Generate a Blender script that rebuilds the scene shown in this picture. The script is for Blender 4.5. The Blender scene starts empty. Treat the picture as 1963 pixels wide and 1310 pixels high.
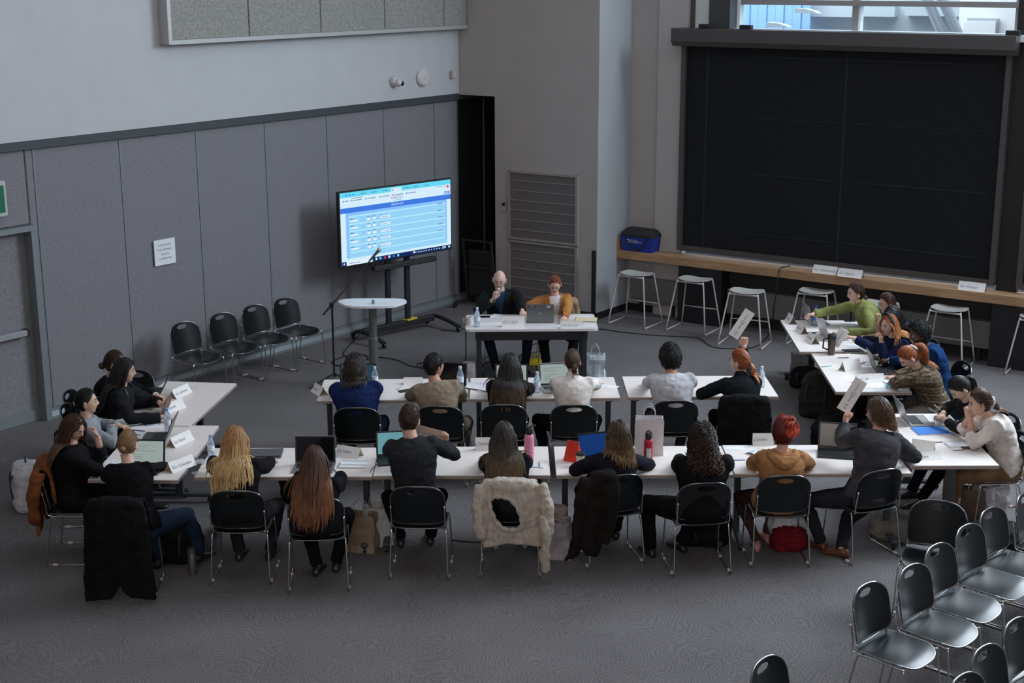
import bpy, bmesh, math, random
from math import sin, cos, pi, radians as R, sqrt, atan2
from mathutils import Vector, Matrix, Quaternion
from mathutils import noise as NZ
random.seed(7)
sc = bpy.context.scene
COL = sc.collection
V = Vector

# ------------------------------------------------------------------ camera
F_PX, CAM_H, PITCH, ROLL = 2790.0, 4.95, R(14.42), R(-0.17)
cd = bpy.data.cameras.new('camera'); cam = bpy.data.objects.new('camera', cd); COL.objects.link(cam)
cd.sensor_width = 36.0; cd.lens = 36.0 * F_PX / 1963.0; cd.clip_end = 200
cam.matrix_world = Matrix.Translation((0, 0, CAM_H)) @ Matrix.Rotation(pi/2 - PITCH, 4, 'X') @ Matrix.Rotation(ROLL, 4, 'Z')
sc.camera = cam
# ------------------------------------------------------------------ light and exposure
sc.view_settings.view_transform = 'Standard'; sc.view_settings.look = 'None'
sc.view_settings.exposure = 0.60; sc.view_settings.gamma = 1.0; sc.view_settings.use_curve_mapping = False
w = bpy.data.worlds.new('world'); sc.world = w; w.use_nodes = True
w.node_tree.nodes['Background'].inputs[0].default_value = (0.62, 0.78, 1.0, 1)
w.node_tree.nodes['Background'].inputs[1].default_value = 0.9
def area(name, loc, aim, sx, sy, power, col):
    l = bpy.data.lights.new(name, 'AREA'); l.shape = 'RECTANGLE'; l.size = sx; l.size_y = sy; l.energy = power; l.color = col
    o = bpy.data.objects.new(name, l); COL.objects.link(o); o.location = loc
    o.rotation_euler = (V(aim) - V(loc)).to_track_quat('-Z', 'Y').to_euler(); return o
#LIGHTS
area('window_light_far', (4.3, 19.25, 6.85), (3.1, 14.5, 2.6), 4.4, 3.9, 70, (0.78, 0.895, 1.0))
area('window_light_near', (10.3, 15.2, 6.55), (5.0, 8.0, 1.5), 8.2, 4.3, 1750, (0.78, 0.895, 1.0))
area('skylight', (0.6, 12.0, 8.9), (0.4, 12.4, 0.0), 10, 7, 110, (0.92, 0.95, 1.0))
area('warm_fill', (-1.0, -3.2, 6.5), (0.5, 12.0, 0.5), 9, 3.5, 270, (1.0, 0.86, 0.77))  # added warm ambient fill from behind the camera
area('courtyard_daylight', (4.0, 27.0, 11.0), (9.0, 37.0, 5.0), 12, 8, 2500, (0.86, 0.94, 1.0))

# ------------------------------------------------------------------ rays of the camera, to find points in the room
def ray(px, py):
    x = (px-981.5)/F_PX; y = -(py-655)/F_PX
    c, s = cos(ROLL), sin(ROLL); xr = x*c+y*s; ur = -x*s+y*c; sp, cp = sin(PITCH), cos(PITCH)
    return V((xr, cp+ur*sp, -sp+ur*cp))
CP = V((0, 0, CAM_H))
def at(px, py, z=0.0):
    r = ray(px, py); return CP + r*((z-CAM_H)/r.z)
def atY(px, py, Y):
    r = ray(px, py); return CP + r*(Y/r.y)
def onplane(px, py, p0, d):
    r = ray(px, py); n = V((-d[1], d[0])); return CP + r*(n.dot(V((p0[0], p0[1])))/n.dot(V((r.x, r.y))))

# ------------------------------------------------------------------ materials
MATS = {}
def _mat(name):
    m = bpy.data.materials.new(name); m.use_nodes = True; nt = m.node_tree
    return m, nt, nt.nodes['Principled BSDF']
def mat(name, col, rough=0.6, metal=0.0, bump=0.0, bscale=60.0, var=0.0, vscale=20.0, stretch=(1,1,1), spec=0.5, alpha=1.0, trans=0.0, sheen=0.0, emit=None, es=1.0, coat=0.0):
    if name in MATS: return MATS[name]
    m, nt, b = _mat(name)
    b.inputs['Roughness'].default_value = rough; b.inputs['Metallic'].default_value = metal
    b.inputs['Specular IOR Level'].default_value = spec
    b.inputs['Alpha'].default_value = alpha; b.inputs['Transmission Weight'].default_value = trans
    b.inputs['Sheen Weight'].default_value = sheen; b.inputs['Coat Weight'].default_value = coat
    c4 = (col[0], col[1], col[2], 1)
    b.inputs['Base Color'].default_value = c4
    if emit: b.inputs['Emission Color'].default_value = (*emit, 1); b.inputs['Emission Strength'].default_value = es
    tc = mp = None
    if var or bump:
        tc = nt.nodes.new('ShaderNodeTexCoord'); mp = nt.nodes.new('ShaderNodeMapping'); mp.inputs['Scale'].default_value = stretch
        nt.links.new(tc.outputs['Object'], mp.inputs[0])
    if var:
        n = nt.nodes.new('ShaderNodeTexNoise'); n.inputs['Scale'].default_value = vscale; n.inputs['Detail'].default_value = 4
        nt.links.new(mp.outputs[0], n.inputs['Vector'])
        r = nt.nodes.new('ShaderNodeValToRGB'); r.color_ramp.elements[0].position = .3; r.color_ramp.elements[1].position = .7
        lo = [max(0, x*(1-var)) for x in col]; hi = [min(1, x*(1+var)) for x in col]
        r.color_ramp.elements[0].color = (*lo, 1); r.color_ramp.elements[1].color = (*hi, 1)
        nt.links.new(n.outputs['Fac'], r.inputs[0]); nt.links.new(r.outputs[0], b.inputs['Base Color'])
    if bump:
        n = nt.nodes.new('ShaderNodeTexNoise'); n.inputs['Scale'].default_value = bscale; n.inputs['Detail'].default_value = 3
        nt.links.new(mp.outputs[0], n.inputs['Vector'])
        bp = nt.nodes.new('ShaderNodeBump'); bp.inputs['Strength'].default_value = bump; bp.inputs['Distance'].default_value = 0.01
        nt.links.new(n.outputs['Fac'], bp.inputs['Height']); nt.links.new(bp.outputs[0], b.inputs['Normal'])
    MATS[name] = m; return m
def cloth(name, col, var=0.25, bump=0.5, rough=0.9): return mat(name, col, rough, bump=bump, bscale=14, var=var, vscale=9, spec=0.10)
def hairmat(name, root, tip):
    if name in MATS: return MATS[name]
    m, nt, b = _mat(name); b.inputs['Roughness'].default_value = .42; b.inputs['Specular IOR Level'].default_value = .45
    a = nt.nodes.new('ShaderNodeAttribute'); a.attribute_name = 'shade'
    sep = nt.nodes.new('ShaderNodeSeparateColor'); nt.links.new(a.outputs['Color'], sep.inputs[0])
    mx = nt.nodes.new('ShaderNodeMix'); mx.data_type = 'RGBA'
    mx.inputs[6].default_value = (*root, 1); mx.inputs[7].default_value = (*tip, 1)
    nt.links.new(sep.outputs[0], mx.inputs[0])
    br = nt.nodes.new('ShaderNodeMix'); br.data_type = 'RGBA'; br.blend_type = 'MULTIPLY'; br.inputs[0].default_value = 1
    cmb = nt.nodes.new('ShaderNodeCombineColor')
    for i in range(3): nt.links.new(sep.outputs[1], cmb.inputs[i])
    nt.links.new(mx.outputs[2], br.inputs[6]); nt.links.new(cmb.outputs[0], br.inputs[7]); nt.links.new(br.outputs[2], b.inputs['Base Color'])
    MATS[name] = m; return m
def node_mat(name, build):
    m, nt, b = _mat(name); build(nt, b); MATS[name] = m; return m

# ------------------------------------------------------------------ mesh builder
class MB:
    def __init__(s): s.v = []; s.f = []; s.m = []; s.mi = 0; s.col = None
    def mat(s, i): s.mi = i; return s
    def add(s, vs, fs):
        b = len(s.v); s.v += [tuple(p) for p in vs]; s.f += [tuple(b+i for i in f) for f in fs]; s.m += [s.mi]*len(fs); return s
    def box(s, c, d, M=None, bev=0.0):
        c = V(c); hx, hy, hz = d[0]/2, d[1]/2, d[2]/2
        if bev <= 0:
            vs = [V((x*hx, y*hy, z*hz)) for z in (-1, 1) for y in (-1, 1) for x in (-1, 1)]
            fs = [(0,2,3,1), (4,5,7,6), (0,1,5,4), (2,6,7,3), (0,4,6,2), (1,3,7,5)]
        else:
            e = min(bev, hx*.99, hy*.99, hz*.99); vs = []
            for sx, sy, sz in ((x, y, z) for z in (-1, 1) for y in (-1, 1) for x in (-1, 1)):
                vs += [V((sx*hx, sy*(hy-e), sz*(hz-e))), V((sx*(hx-e), sy*hy, sz*(hz-e))), V((sx*(hx-e), sy*(hy-e), sz*hz))]
            I = lambda x, y, z, k: ((z > 0)*4+(y > 0)*2+(x > 0))*3+k
            fs = []
            for a in (-1, 1):
                q = [I(a,-1,-1,0), I(a,1,-1,0), I(a,1,1,0), I(a,-1,1,0)]; fs.append(q if a > 0 else q[::-1])
                q = [I(-1,a,-1,1), I(-1,a,1,1), I(1,a,1,1), I(1,a,-1,1)]; fs.append(q if a > 0 else q[::-1])
                q = [I(-1,-1,a,2), I(1,-1,a,2), I(1,1,a,2), I(-1,1,a,2)]; fs.append(q if a > 0 else q[::-1])
                for b_ in (-1, 1):
                    q = [I(a,b_,-1,0), I(a,b_,1,0), I(a,b_,1,1), I(a,b_,-1,1)]; fs.append(q if a*b_ > 0 else q[::-1])
                    q = [I(a,-1,b_,0), I(a,-1,b_,2), I(a,1,b_,2), I(a,1,b_,0)]; fs.append(q if a*b_ > 0 else q[::-1])
                    q = [I(-1,a,b_,1), I(1,a,b_,1), I(1,a,b_,2), I(-1,a,b_,2)]; fs.append(q if a*b_ < 0 else q[::-1])
                    for c_ in (-1, 1):
                        q = [I(a,b_,c_,0), I(a,b_,c_,1), I(a,b_,c_,2)]; fs.append(q if a*b_*c_ > 0 else q[::-1])
        if M is not None: vs = [M @ p for p in vs]
        return s.add([p+c for p in vs], fs)
    def tube(s, pts, r, n=8, closed=False, cap=True, flat=1.0, up=None):
        pts = [V(p) for p in pts]; N = len(pts)
        rs = r if isinstance(r, (list, tuple)) else [r]*N
        base = len(s.v); prev = None; vs = []
        for i, p in enumerate(pts):
            t = (pts[(i+1) % N]-pts[i-1]) if closed else (pts[min(i+1, N-1)]-pts[max(i-1, 0)])
            if t.length < 1e-9: t = V((0, 0, 1))
            t.normalize()
            if prev is None:
                a = V(up) if up is not None else (V((0, 0, 1)) if abs(t.z) < .9 else V((1, 0, 0)))
            else: a = prev
            a = a - t*a.dot(t)
            if a.length < 1e-6: a = t.orthogonal()
            a.normalize(); prev = a; b = t.cross(a)
            for k in range(n):
                th = 2*pi*k/n; vs.append(p + a*(cos(th)*rs[i]*flat) + b*(sin(th)*rs[i]))
        fs = []
        for i in range(N if closed else N-1):
            j = (i+1) % N
            for k in range(n): k2 = (k+1) % n; fs.append((i*n+k, i*n+k2, j*n+k2, j*n+k))
        if cap and not closed: fs.append(tuple(range(n))[::-1]); fs.append(tuple((N-1)*n+k for k in range(n)))
        return s.add(vs, fs)
    def loft(s, rings, cap=True, closed=False):
        n = len(rings[0]); vs = [p for r in rings for p in r]; fs = []; N = len(rings)
        for i in range(N if closed else N-1):
            j = (i+1) % N
            for k in range(n): k2 = (k+1) % n; fs.append((i*n+k, i*n+k2, j*n+k2, j*n+k))
        if cap and not closed: fs.append(tuple(range(n))[::-1]); fs.append(tuple((N-1)*n+k for k in range(n)))
        return s.add(vs, fs)
    def lathe(s, prof, c=(0, 0, 0), n=20, M=None, sx=1.0, sy=1.0):
        c = V(c); rings = []
        for r, z in prof:
            ring = [V((max(r, 1e-4)*cos(2*pi*k/n)*sx, max(r, 1e-4)*sin(2*pi*k/n)*sy, z)) for k in range(n)]
            if M is not None: ring = [M @ p for p in ring]
            rings.append([p+c for p in ring])
        return s.loft(rings)
    def sph(s, c, r, n=12, m=8, M=None):
        rx, ry, rz = (r, r, r) if not isinstance(r, (tuple, list)) else r
        c = V(c); rings = []
        for i in range(m+1):
            ph = -pi/2+pi*i/m; cr = max(cos(ph), 1e-3)
            ring = [V((rx*cr*cos(2*pi*k/n), ry*cr*sin(2*pi*k/n), rz*sin(ph))) for k in range(n)]
            if M is not None: ring = [M @ p for p in ring]
            rings.append([p+c for p in ring])
        return s.loft(rings)
    def prism(s, pts, z0, z1):
        n = len(pts); a = sum(pts[i][0]*pts[(i+1) % n][1]-pts[(i+1) % n][0]*pts[i][1] for i in range(n))
        if a < 0: pts = pts[::-1]
        vs = [V((x, y, z0)) for x, y in pts]+[V((x, y, z1)) for x, y in pts]
        return s.add(vs, [tuple(range(n))[::-1], tuple(range(n, 2*n))]+[(i, (i+1) % n, n+(i+1) % n, n+i) for i in range(n)])
    def xf(s, M): s.v = [tuple(M @ V(p)) for p in s.v]; return s
    def join(s, o, mi=None):
        b = len(s.v); s.v += o.v; s.f += [tuple(b+i for i in f) for f in o.f]; s.m += [mi]*len(o.f) if mi is not None else o.m; return s
    def mesh(s, name, mats, smooth=None):
        me = bpy.data.meshes.new(name); me.from_pydata(s.v, [], s.f)
        for m in (mats if isinstance(mats, (list, tuple)) else [mats]): me.materials.append(m)
        me.polygons.foreach_set('material_index', s.m)
        if smooth: me.polygons.foreach_set('use_smooth', [True]*len(s.f))
        me.update()
        if smooth and smooth is not True: me.set_sharp_from_angle(angle=R(smooth))
        return me
    def build(s, name, mats, parent=None, loc=None, rz=0.0, smooth=None):
        o = bpy.data.objects.new(name, s.mesh(name, mats, smooth)); COL.objects.link(o)
        if loc is not None: o.location = loc
        if rz: o.rotation_euler = (0, 0, rz)
        if parent is not None: o.parent = parent
        return o
def tag(o, label=None, cat=None, group=None, kind=None):
    if label: o['label'] = label
    if cat: o['category'] = cat
    if group: o['group'] = group
    if kind: o['kind'] = kind
    return o
def empty(name, loc=(0, 0, 0), rz=0.0, label=None, cat=None, group=None, kind=None):
    o = bpy.data.objects.new(name, None); COL.objects.link(o); o.location = loc; o.rotation_euler = (0, 0, rz); o.empty_display_size = .1
    return tag(o, label, cat, group, kind)
KIDS = {}
def copy_tree(o, parent=None):
    c = o.copy(); COL.objects.link(c)
    if parent is not None: c.parent = parent
    for ch in KIDS.get(o.name, []): copy_tree(ch, c)
    return c
def register(root):
    for o in [root]+list(root.children_recursive): KIDS[o.name] = list(o.children)
def place(proto, first, loc, az, label, group=None, used={}):
    """az: facing, clockwise degrees from +Y"""
    o = proto if proto.name not in used else copy_tree(proto)
    used[proto.name] = 1
    o.location = loc; o.rotation_euler = (0, 0, -R(az)); o['label'] = label
    if group: o['group'] = group
    return o
TXT = {}
def text_mb(txt, size, mi=0, extr=0.0006, align='CENTER', res=2):
    """lettering as a mesh in the XY plane, centred"""
    key = (txt, size, extr, align, res)
    if key not in TXT:
        c = bpy.data.curves.new('t', 'FONT'); c.body = txt; c.size = size; c.extrude = extr; c.align_x = align; c.align_y = 'CENTER'; c.resolution_u = res
        o = bpy.data.objects.new('t', c); COL.objects.link(o); dg = bpy.context.evaluated_depsgraph_get(); dg.update()
        me = bpy.data.meshes.new_from_object(o.evaluated_get(dg))
        TXT[key] = ([tuple(v.co) for v in me.vertices], [tuple(p.vertices) for p in me.polygons])
        bpy.data.objects.remove(o); bpy.data.curves.remove(c); bpy.data.meshes.remove(me)
    mb = MB(); mb.v = list(TXT[key][0]); mb.f = list(TXT[key][1]); mb.m = [mi]*len(mb.f); return mb
def remesh(mb, name, mats, voxel=0.012, smooth=4, wrinkle=0.0, wscale=9.0, fac=0.6, cut=None):
    me = mb.mesh(name, mats); o = bpy.data.objects.new('tmp', me); COL.objects.link(o)
    md = o.modifiers.new('r', 'REMESH'); md.mode = 'VOXEL'; md.voxel_size = voxel; md.use_smooth_shade = True
    if smooth: sm = o.modifiers.new('s', 'SMOOTH'); sm.iterations = smooth; sm.factor = fac
    dg = bpy.context.evaluated_depsgraph_get(); ev = o.evaluated_get(dg)
    out = bpy.data.meshes.new_from_object(ev, preserve_all_data_layers=False, depsgraph=dg); out.name = name
    bpy.data.objects.remove(o); bpy.data.meshes.remove(me)
    out.materials.clear()
    for m in (mats if isinstance(mats, (list, tuple)) else [mats]): out.materials.append(m)
    if wrinkle:
        nrm = [v.normal.copy() for v in out.vertices]
        for v, n in zip(out.vertices, nrm):
            p = v.co; q = V((p.x*wscale, p.y*wscale, p.z*wscale*1.9)); a = NZ.noise(q); r_ = 1-abs(NZ.noise(q*1.7+V((5, 2, 9))))*2
            v.co = p + n*(wrinkle*(a*.7+r_*.5))
    if cut:
        bm = bmesh.new(); bm.from_mesh(out); kill = [f for f in bm.faces if cut(f.calc_center_median())]
        bmesh.ops.delete(bm, geom=kill, context='FACES'); bm.to_mesh(out); bm.free()
    out.polygons.foreach_set('use_smooth', [True]*len(out.polygons)); out.polygons.foreach_set('material_index', [0]*len(out.polygons)); out.update()
    return out
def link(me, name, parent=None):
    o = bpy.data.objects.new(name, me); COL.objects.link(o)
    if parent is not None: o.parent = parent
    return o
def bez(p0, p1, p2, p3, n=10):
    out = []
    for i in range(n+1):
        t = i/n; a = (1-t)**3; b = 3*t*(1-t)**2; c = 3*t*t*(1-t); d = t**3
        out.append(V(p0)*a+V(p1)*b+V(p2)*c+V(p3)*d)
    return out
def smooth_path(pts, sub=6):
    pts = [V(p) for p in pts]; out = []
    for i in range(len(pts)-1):
        p0 = pts[max(i-1, 0)]; p1 = pts[i]; p2 = pts[i+1]; p3 = pts[min(i+2, len(pts)-1)]
        for k in range(sub):
            t = k/sub; out.append(0.5*((2*p1)+(p2-p0)*t+(2*p0-5*p1+4*p2-p3)*t*t+(3*p1-p0-3*p2+p3)*t**3))
    out.append(pts[-1]); return out
# ------------------------------------------------------------------ setting
def carpet(nt, b):
    N = nt.nodes.new; L = nt.links.new
    tc = N('ShaderNodeTexCoord')
    vo = N('ShaderNodeTexVoronoi'); vo.inputs['Scale'].default_value = 2.3; vo.inputs['Randomness'].default_value = 1
    nz = N('ShaderNodeTexNoise'); nz.inputs['Scale'].default_value = 3; nz.inputs['Detail'].default_value = 2
    mx = N('ShaderNodeMix'); mx.data_type = 'VECTOR'; mx.inputs[0].default_value = .2
    L(tc.outputs['Object'], nz.inputs['Vector']); L(tc.outputs['Object'], mx.inputs[4]); L(nz.outputs['Color'], mx.inputs[5]); L(mx.outputs[1], vo.inputs['Vector'])
    m1 = N('ShaderNodeMath'); m1.operation = 'MULTIPLY'; m1.inputs[1].default_value = 125; L(vo.outputs['Distance'], m1.inputs[0])
    s = N('ShaderNodeMath'); s.operation = 'SINE'; L(m1.outputs[0], s.inputs[0])
    n2 = N('ShaderNodeTexNoise'); n2.inputs['Scale'].default_value = 120; n2.inputs['Detail'].default_value = 2; L(tc.outputs['Object'], n2.inputs['Vector'])
    n3 = N('ShaderNodeTexNoise'); n3.inputs['Scale'].default_value = 1.1; n3.inputs['Detail'].default_value = 3; L(tc.outputs['Object'], n3.inputs['Vector'])
    a = N('ShaderNodeMath'); a.operation = 'MULTIPLY_ADD'; a.inputs[1].default_value = .07; a.inputs[2].default_value = .5; L(s.outputs[0], a.inputs[0])
    c = N('ShaderNodeMath'); c.operation = 'MULTIPLY_ADD'; c.inputs[1].default_value = 2.4; c.inputs[2].default_value = -1.2; L(n2.outputs['Fac'], c.inputs[0])
    d = N('ShaderNodeMath'); L(a.outputs[0], d.inputs[0]); L(c.outputs[0], d.inputs[1])
    e = N('ShaderNodeMath'); e.operation = 'MULTIPLY_ADD'; e.inputs[1].default_value = .35; L(n3.outputs['Fac'], e.inputs[0]); L(d.outputs[0], e.inputs[2])
    r = N('ShaderNodeValToRGB'); r.color_ramp.elements[0].position = .25; r.color_ramp.elements[1].position = 1.05
    r.color_ramp.elements[0].color = (.055, .051, .053, 1); r.color_ramp.elements[1].color = (.212, .199, .202, 1)
    L(e.outputs[0], r.inputs[0]); L(r.outputs[0], b.inputs['Base Color']); b.inputs['Roughness'].default_value = .95; b.inputs['Specular IOR Level'].default_value = .1
    bp = N('ShaderNodeBump'); bp.inputs['Strength'].default_value = .35; bp.inputs['Distance'].default_value = .004; L(d.outputs[0], bp.inputs['Height']); L(bp.outputs[0], b.inputs['Normal'])
node_mat('carpet', carpet)
def fabricwall(nt, b):
    N = nt.nodes.new; L = nt.links.new
    tc = N('ShaderNodeTexCoord'); mp = N('ShaderNodeMapping'); mp.inputs['Scale'].default_value = (1, 1, .55)
    L(tc.outputs['Object'], mp.inputs[0])
    n = N('ShaderNodeTexNoise'); n.inputs['Scale'].default_value = 90; n.inputs['Detail'].default_value = 4; n.inputs['Roughness'].default_value = .65; L(mp.outputs[0], n.inputs['Vector'])
    r = N('ShaderNodeValToRGB'); r.color_ramp.elements[0].position = .36; r.color_ramp.elements[1].position = .66
    r.color_ramp.elements[0].color = (.170, .170, .184, 1); r.color_ramp.elements[1].color = (.268, .264, .283, 1)
    L(n.outputs['Fac'], r.inputs[0]); L(r.outputs[0], b.inputs['Base Color']); b.inputs['Roughness'].default_value = .95; b.inputs['Specular IOR Level'].default_value = .1
node_mat('wall_fabric', fabricwall)
def shadefab(nt, b):
    N = nt.nodes.new; L = nt.links.new
    tc = N('ShaderNodeTexCoord'); wv = N('ShaderNodeTexWave'); wv.bands_direction = 'Z'; wv.inputs['Scale'].default_value = 14; wv.inputs['Distortion'].default_value = 1.5
    L(tc.outputs['Object'], wv.inputs['Vector']); r = N('ShaderNodeValToRGB'); r.color_ramp.elements[0].color = (.010, .011, .013, 1); r.color_ramp.elements[1].color = (.017, .018, .021, 1)
    L(wv.outputs['Fac'], r.inputs[0]); L(r.outputs[0], b.inputs['Base Color']); b.inputs['Roughness'].default_value = .8; b.inputs['Specular IOR Level'].default_value = .2
node_mat('shade_fabric', shadefab)
PAINT = mat('wall_paint', (.50, .51, .53), .75, bump=.08, bscale=90, var=.03, vscale=3)
PAINT2 = mat('wall_paint_warm', (.43, .40, .39), .75, bump=.08, bscale=90, var=.03, vscale=3)
SIDE_LIT = mat('column_side_lit', (.38, .40, .42), .75, bump=.08, bscale=90, var=.03, vscale=3)
ACOU = mat('acoustic_felt', (.30, .30, .285), .95, bump=.5, bscale=70, var=.22, vscale=30, spec=.1)
DARKT = mat('gap_dark', (.045, .055, .06), .6)
ALU = mat('base_metal', (.34, .38, .40), .35, .6)
SEAM = mat('panel_seam', (.20, .22, .235), .5, .2)
WOOD = mat('counter_oak', (.40, .235, .125), .7, var=.22, vscale=6, stretch=(1, 12, 14), bump=.05)
BLACKM = mat('black_steel', (.014, .014, .016), .5)
FRAMEM = mat('shade_frame_metal', (.095, .085, .085), .5, .3)
WINF = mat('window_metal', (.36, .35, .35), .45, .4)
WINW = mat('window_reveal_white', (.78, .84, .86), .5)

S_ = lambda o: tag(o, kind='structure')
A0 = V((-5.641, 15.293, 0)); dA = V((.5971, .8022, 0)); rA = atan2(dA.y, dA.x)
C0 = V((-.81, 21.787, 0)); dB = V((.845, -.535, 0)); rB = atan2(dB.y, dB.x)
Pa = C0+dB*.672; Pb = C0+dB*2.402; Pc = Pb+dA*.86
dW = V((.829, -.559, 0)).normalized(); rW = atan2(dW.y, dW.x); nW = V((-dW.y, dW.x, 0))
def sA(px, py, off=0.0):
    q = onplane(px, py, A0+V((dA.y, -dA.x, 0))*off, dA); return (q-A0).dot(dA), q.z
def tW(px, py, off=0.0):    # off>0 outside
    q = onplane(px, py, Pc+nW*off, dW); return (q-Pc).dot(dW), q.z

fl = MB(); fl.add([(-13, -4, 0), (13, -4, 0), (13, 26, 0), (-13, 26, 0)], [(0, 1, 2, 3)])
S_(fl.build('floor', MATS['carpet']))
c_ = MB().box((0, 11, 9.3), (26, 30, .1)); S_(c_.build('ceiling', PAINT))
c_ = MB().box((0, -4.05, 4.6), (26, .1, 9.3)); S_(c_.build('wall_back', PAINT))
S_(MB().box((13.05, 4.6, 4.6), (.1, 17.4, 9.3)).build('wall_near_right', PAINT2)); S_(MB().box((-13.05, 1.0, 4.6), (.1, 10.2, 9.3)).build('wall_near_left', PAINT2))
# left wall: upper painted part, dark shadow-gap strip, fabric panels, base
wl = empty('wall_left', A0, rA, kind='structure')
m = MB().box((-2.5+ .7, .1, 6.25), (20.2-1.4+1.0, .30, 6.2)); m.v = [(x if x < 7 else 8.09, y, z) for x, y, z in m.v]; m.build('upper_wall', PAINT, wl)
m = MB().box((-2.6, .06, 3.10), (21.4, .20, .09)); m.v = [(x if x < 7 else 9.9, y, z) for x, y, z in m.v]; m.build('shadow_gap_strip', DARKT, wl)  # dark strip painted for the shade in the gap under the upper wall
m = MB().box((-1.9, .20, 1.5), (23, .2, 3.0)); m.v = [(x if x < 7 else 9.9, y, z) for x, y, z in m.v]; m.build('backing', DARKT, wl)
seams = [-2.75, -1.6, .722, 1.892, 3.044, 4.191, 5.327, 6.468, 7.573, 8.10, 8.75, 9.9]
def fpan(s0, s1, z0=.11, z1=3.055): return MB().box(((s0+s1)/2, .055, (z0+z1)/2), (s1-s0-.012, .09, z1-z0), bev=.008)
dl = -.62; dr = sA(50, 445)[0]+.02
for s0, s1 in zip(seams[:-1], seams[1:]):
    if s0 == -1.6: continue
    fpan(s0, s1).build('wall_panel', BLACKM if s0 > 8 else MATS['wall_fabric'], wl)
fpan(-1.6, dl-.05).build('wall_panel', MATS['wall_fabric'], wl)
fpan(dl-.05, dr+.06, 2.24).build('wall_panel', MATS['wall_fabric'], wl)
fpan(dr+.06, .722).build('wall_panel', MATS['wall_fabric'], wl)
for s0 in seams[2:-1]:
    MB().box((s0, .012, 1.58), (.022, .02, 2.95)).build('seam_strip', SEAM, wl)
def basebar(s0, s1):
    m = MB(); m.loft([[V((s, y, z)) for y, z in ((.1, 0), (-.055, 0), (-.055, .03), (-.012, .075), (-.012, .11), (.1, .11))] for s in (s0, s1)]); return m
b_ = empty('baseboard_left', A0, rA, kind='structure')
basebar(-4, dl-.05).build('base_rail', ALU, b_); basebar(dr+.06, 9.9).build('base_rail', ALU, b_)
# door in the left wall
dd = empty('door_1', A0, rA, kind='structure')
m = MB(); m.box((dr+.035, -.0, 1.09), (.07, .16, 2.18)); m.box((dl-.025, 0, 1.09), (.05, .16, 2.18)); m.box(((dl+dr)/2, 0, 2.205), (dr-dl+.14, .16, .06)); m.build('door_frame', SEAM, dd)
MB().box(((dl+dr)/2, .09, 1.09), (dr-dl, .06, 2.16)).build('door_leaf', MATS['wall_fabric'], dd)
MB().box(((dl+dr)/2, .05, .07), (dr-dl, .03, .13)).build('kick_plate', ALU, dd)
hx, hz = sA(50, 632, .0)
pb = MB().box(((dl+hx)/2+.0, -.02, hz), (hx-dl-.02, .06, .065), bev=.008).build('push_bar', mat('push_bar_metal', (.62, .64, .66), .3, .7), dd)
MB().box((hx+.0, -.0, hz), (.03, .09, .08), bev=.006).build('bar_end', BLACKM, pb)
# acoustic panel band high on the left wall
s0, z0 = sA(320, 81, .12); s1 = 8.09
ac = empty('acoustic_panel', A0, rA, label='long grey felt acoustic panel mounted high on the left wall', cat='acoustic panel')
MB().box(((s0+s1)/2, -.055-.08, z0+.02), (s1-s0, .17, .05)).build('edge_frame', mat('acoustic_frame', (.45, .45, .45), .5, .3), ac)
MB().box((s0-.0, -.055-.08, z0+1.2), (.05, .17, 2.4)).build('edge_frame', MATS['acoustic_frame'], ac)
ed = [s0]+[sA(px, 40, .14)[0] for px in (474, 612, 735, 848.5)]+[s1]
for a, b in zip(ed[:-1], ed[1:]):
    MB().box(((a+b)/2, -.055-.075, z0+.045+1.2), (b-a-.015, .15, 2.4), bev=.006).build('felt_panel', ACOU, ac)
# wall B: soffit, column, alcove
cb = empty('wall_column', (0, 0, 0), kind='structure')
def wallprism(name, pts, z0, z1, m, par, m2=None):
    b = MB().prism([(p.x, p.y) for p in pts], z0, z1); return b.build(name, m, par)
colm = MB().prism([(Pa.x, Pa.y), (Pb.x, Pb.y), (Pc.x, Pc.y), ((Pa+dA*1.8).x, (Pa+dA*1.8).y)], 0, 9.25)
# window light painted in: the side facing the windows is coloured bluish
me = colm.mesh('column', [PAINT2, SIDE_LIT]);
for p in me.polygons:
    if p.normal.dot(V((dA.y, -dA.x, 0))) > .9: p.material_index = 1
link(me, 'column', cb)
wallprism('soffit', [C0-dB*.6, Pa, Pa+dA*1.7, C0-dB*.6+dA*1.7], 3.13, 9.25, PAINT2, cb)
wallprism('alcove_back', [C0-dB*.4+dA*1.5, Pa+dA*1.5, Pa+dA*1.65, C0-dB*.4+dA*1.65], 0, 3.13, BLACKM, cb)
m = MB(); m.prism([(p.x, p.y) for p in (Pb-dB*.0, Pb+V((.012, -.007, 0)), Pc+V((.012, -.007, 0)), Pc)], 0, .1); m.prism([(p.x, p.y) for p in (Pa-nW*.012, Pb-nW*.012+dB*.01, Pb+nW*.01, Pa+nW*.01)], 0, .1)
S_(m.build('baseboard_column', BLACKM))
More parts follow.
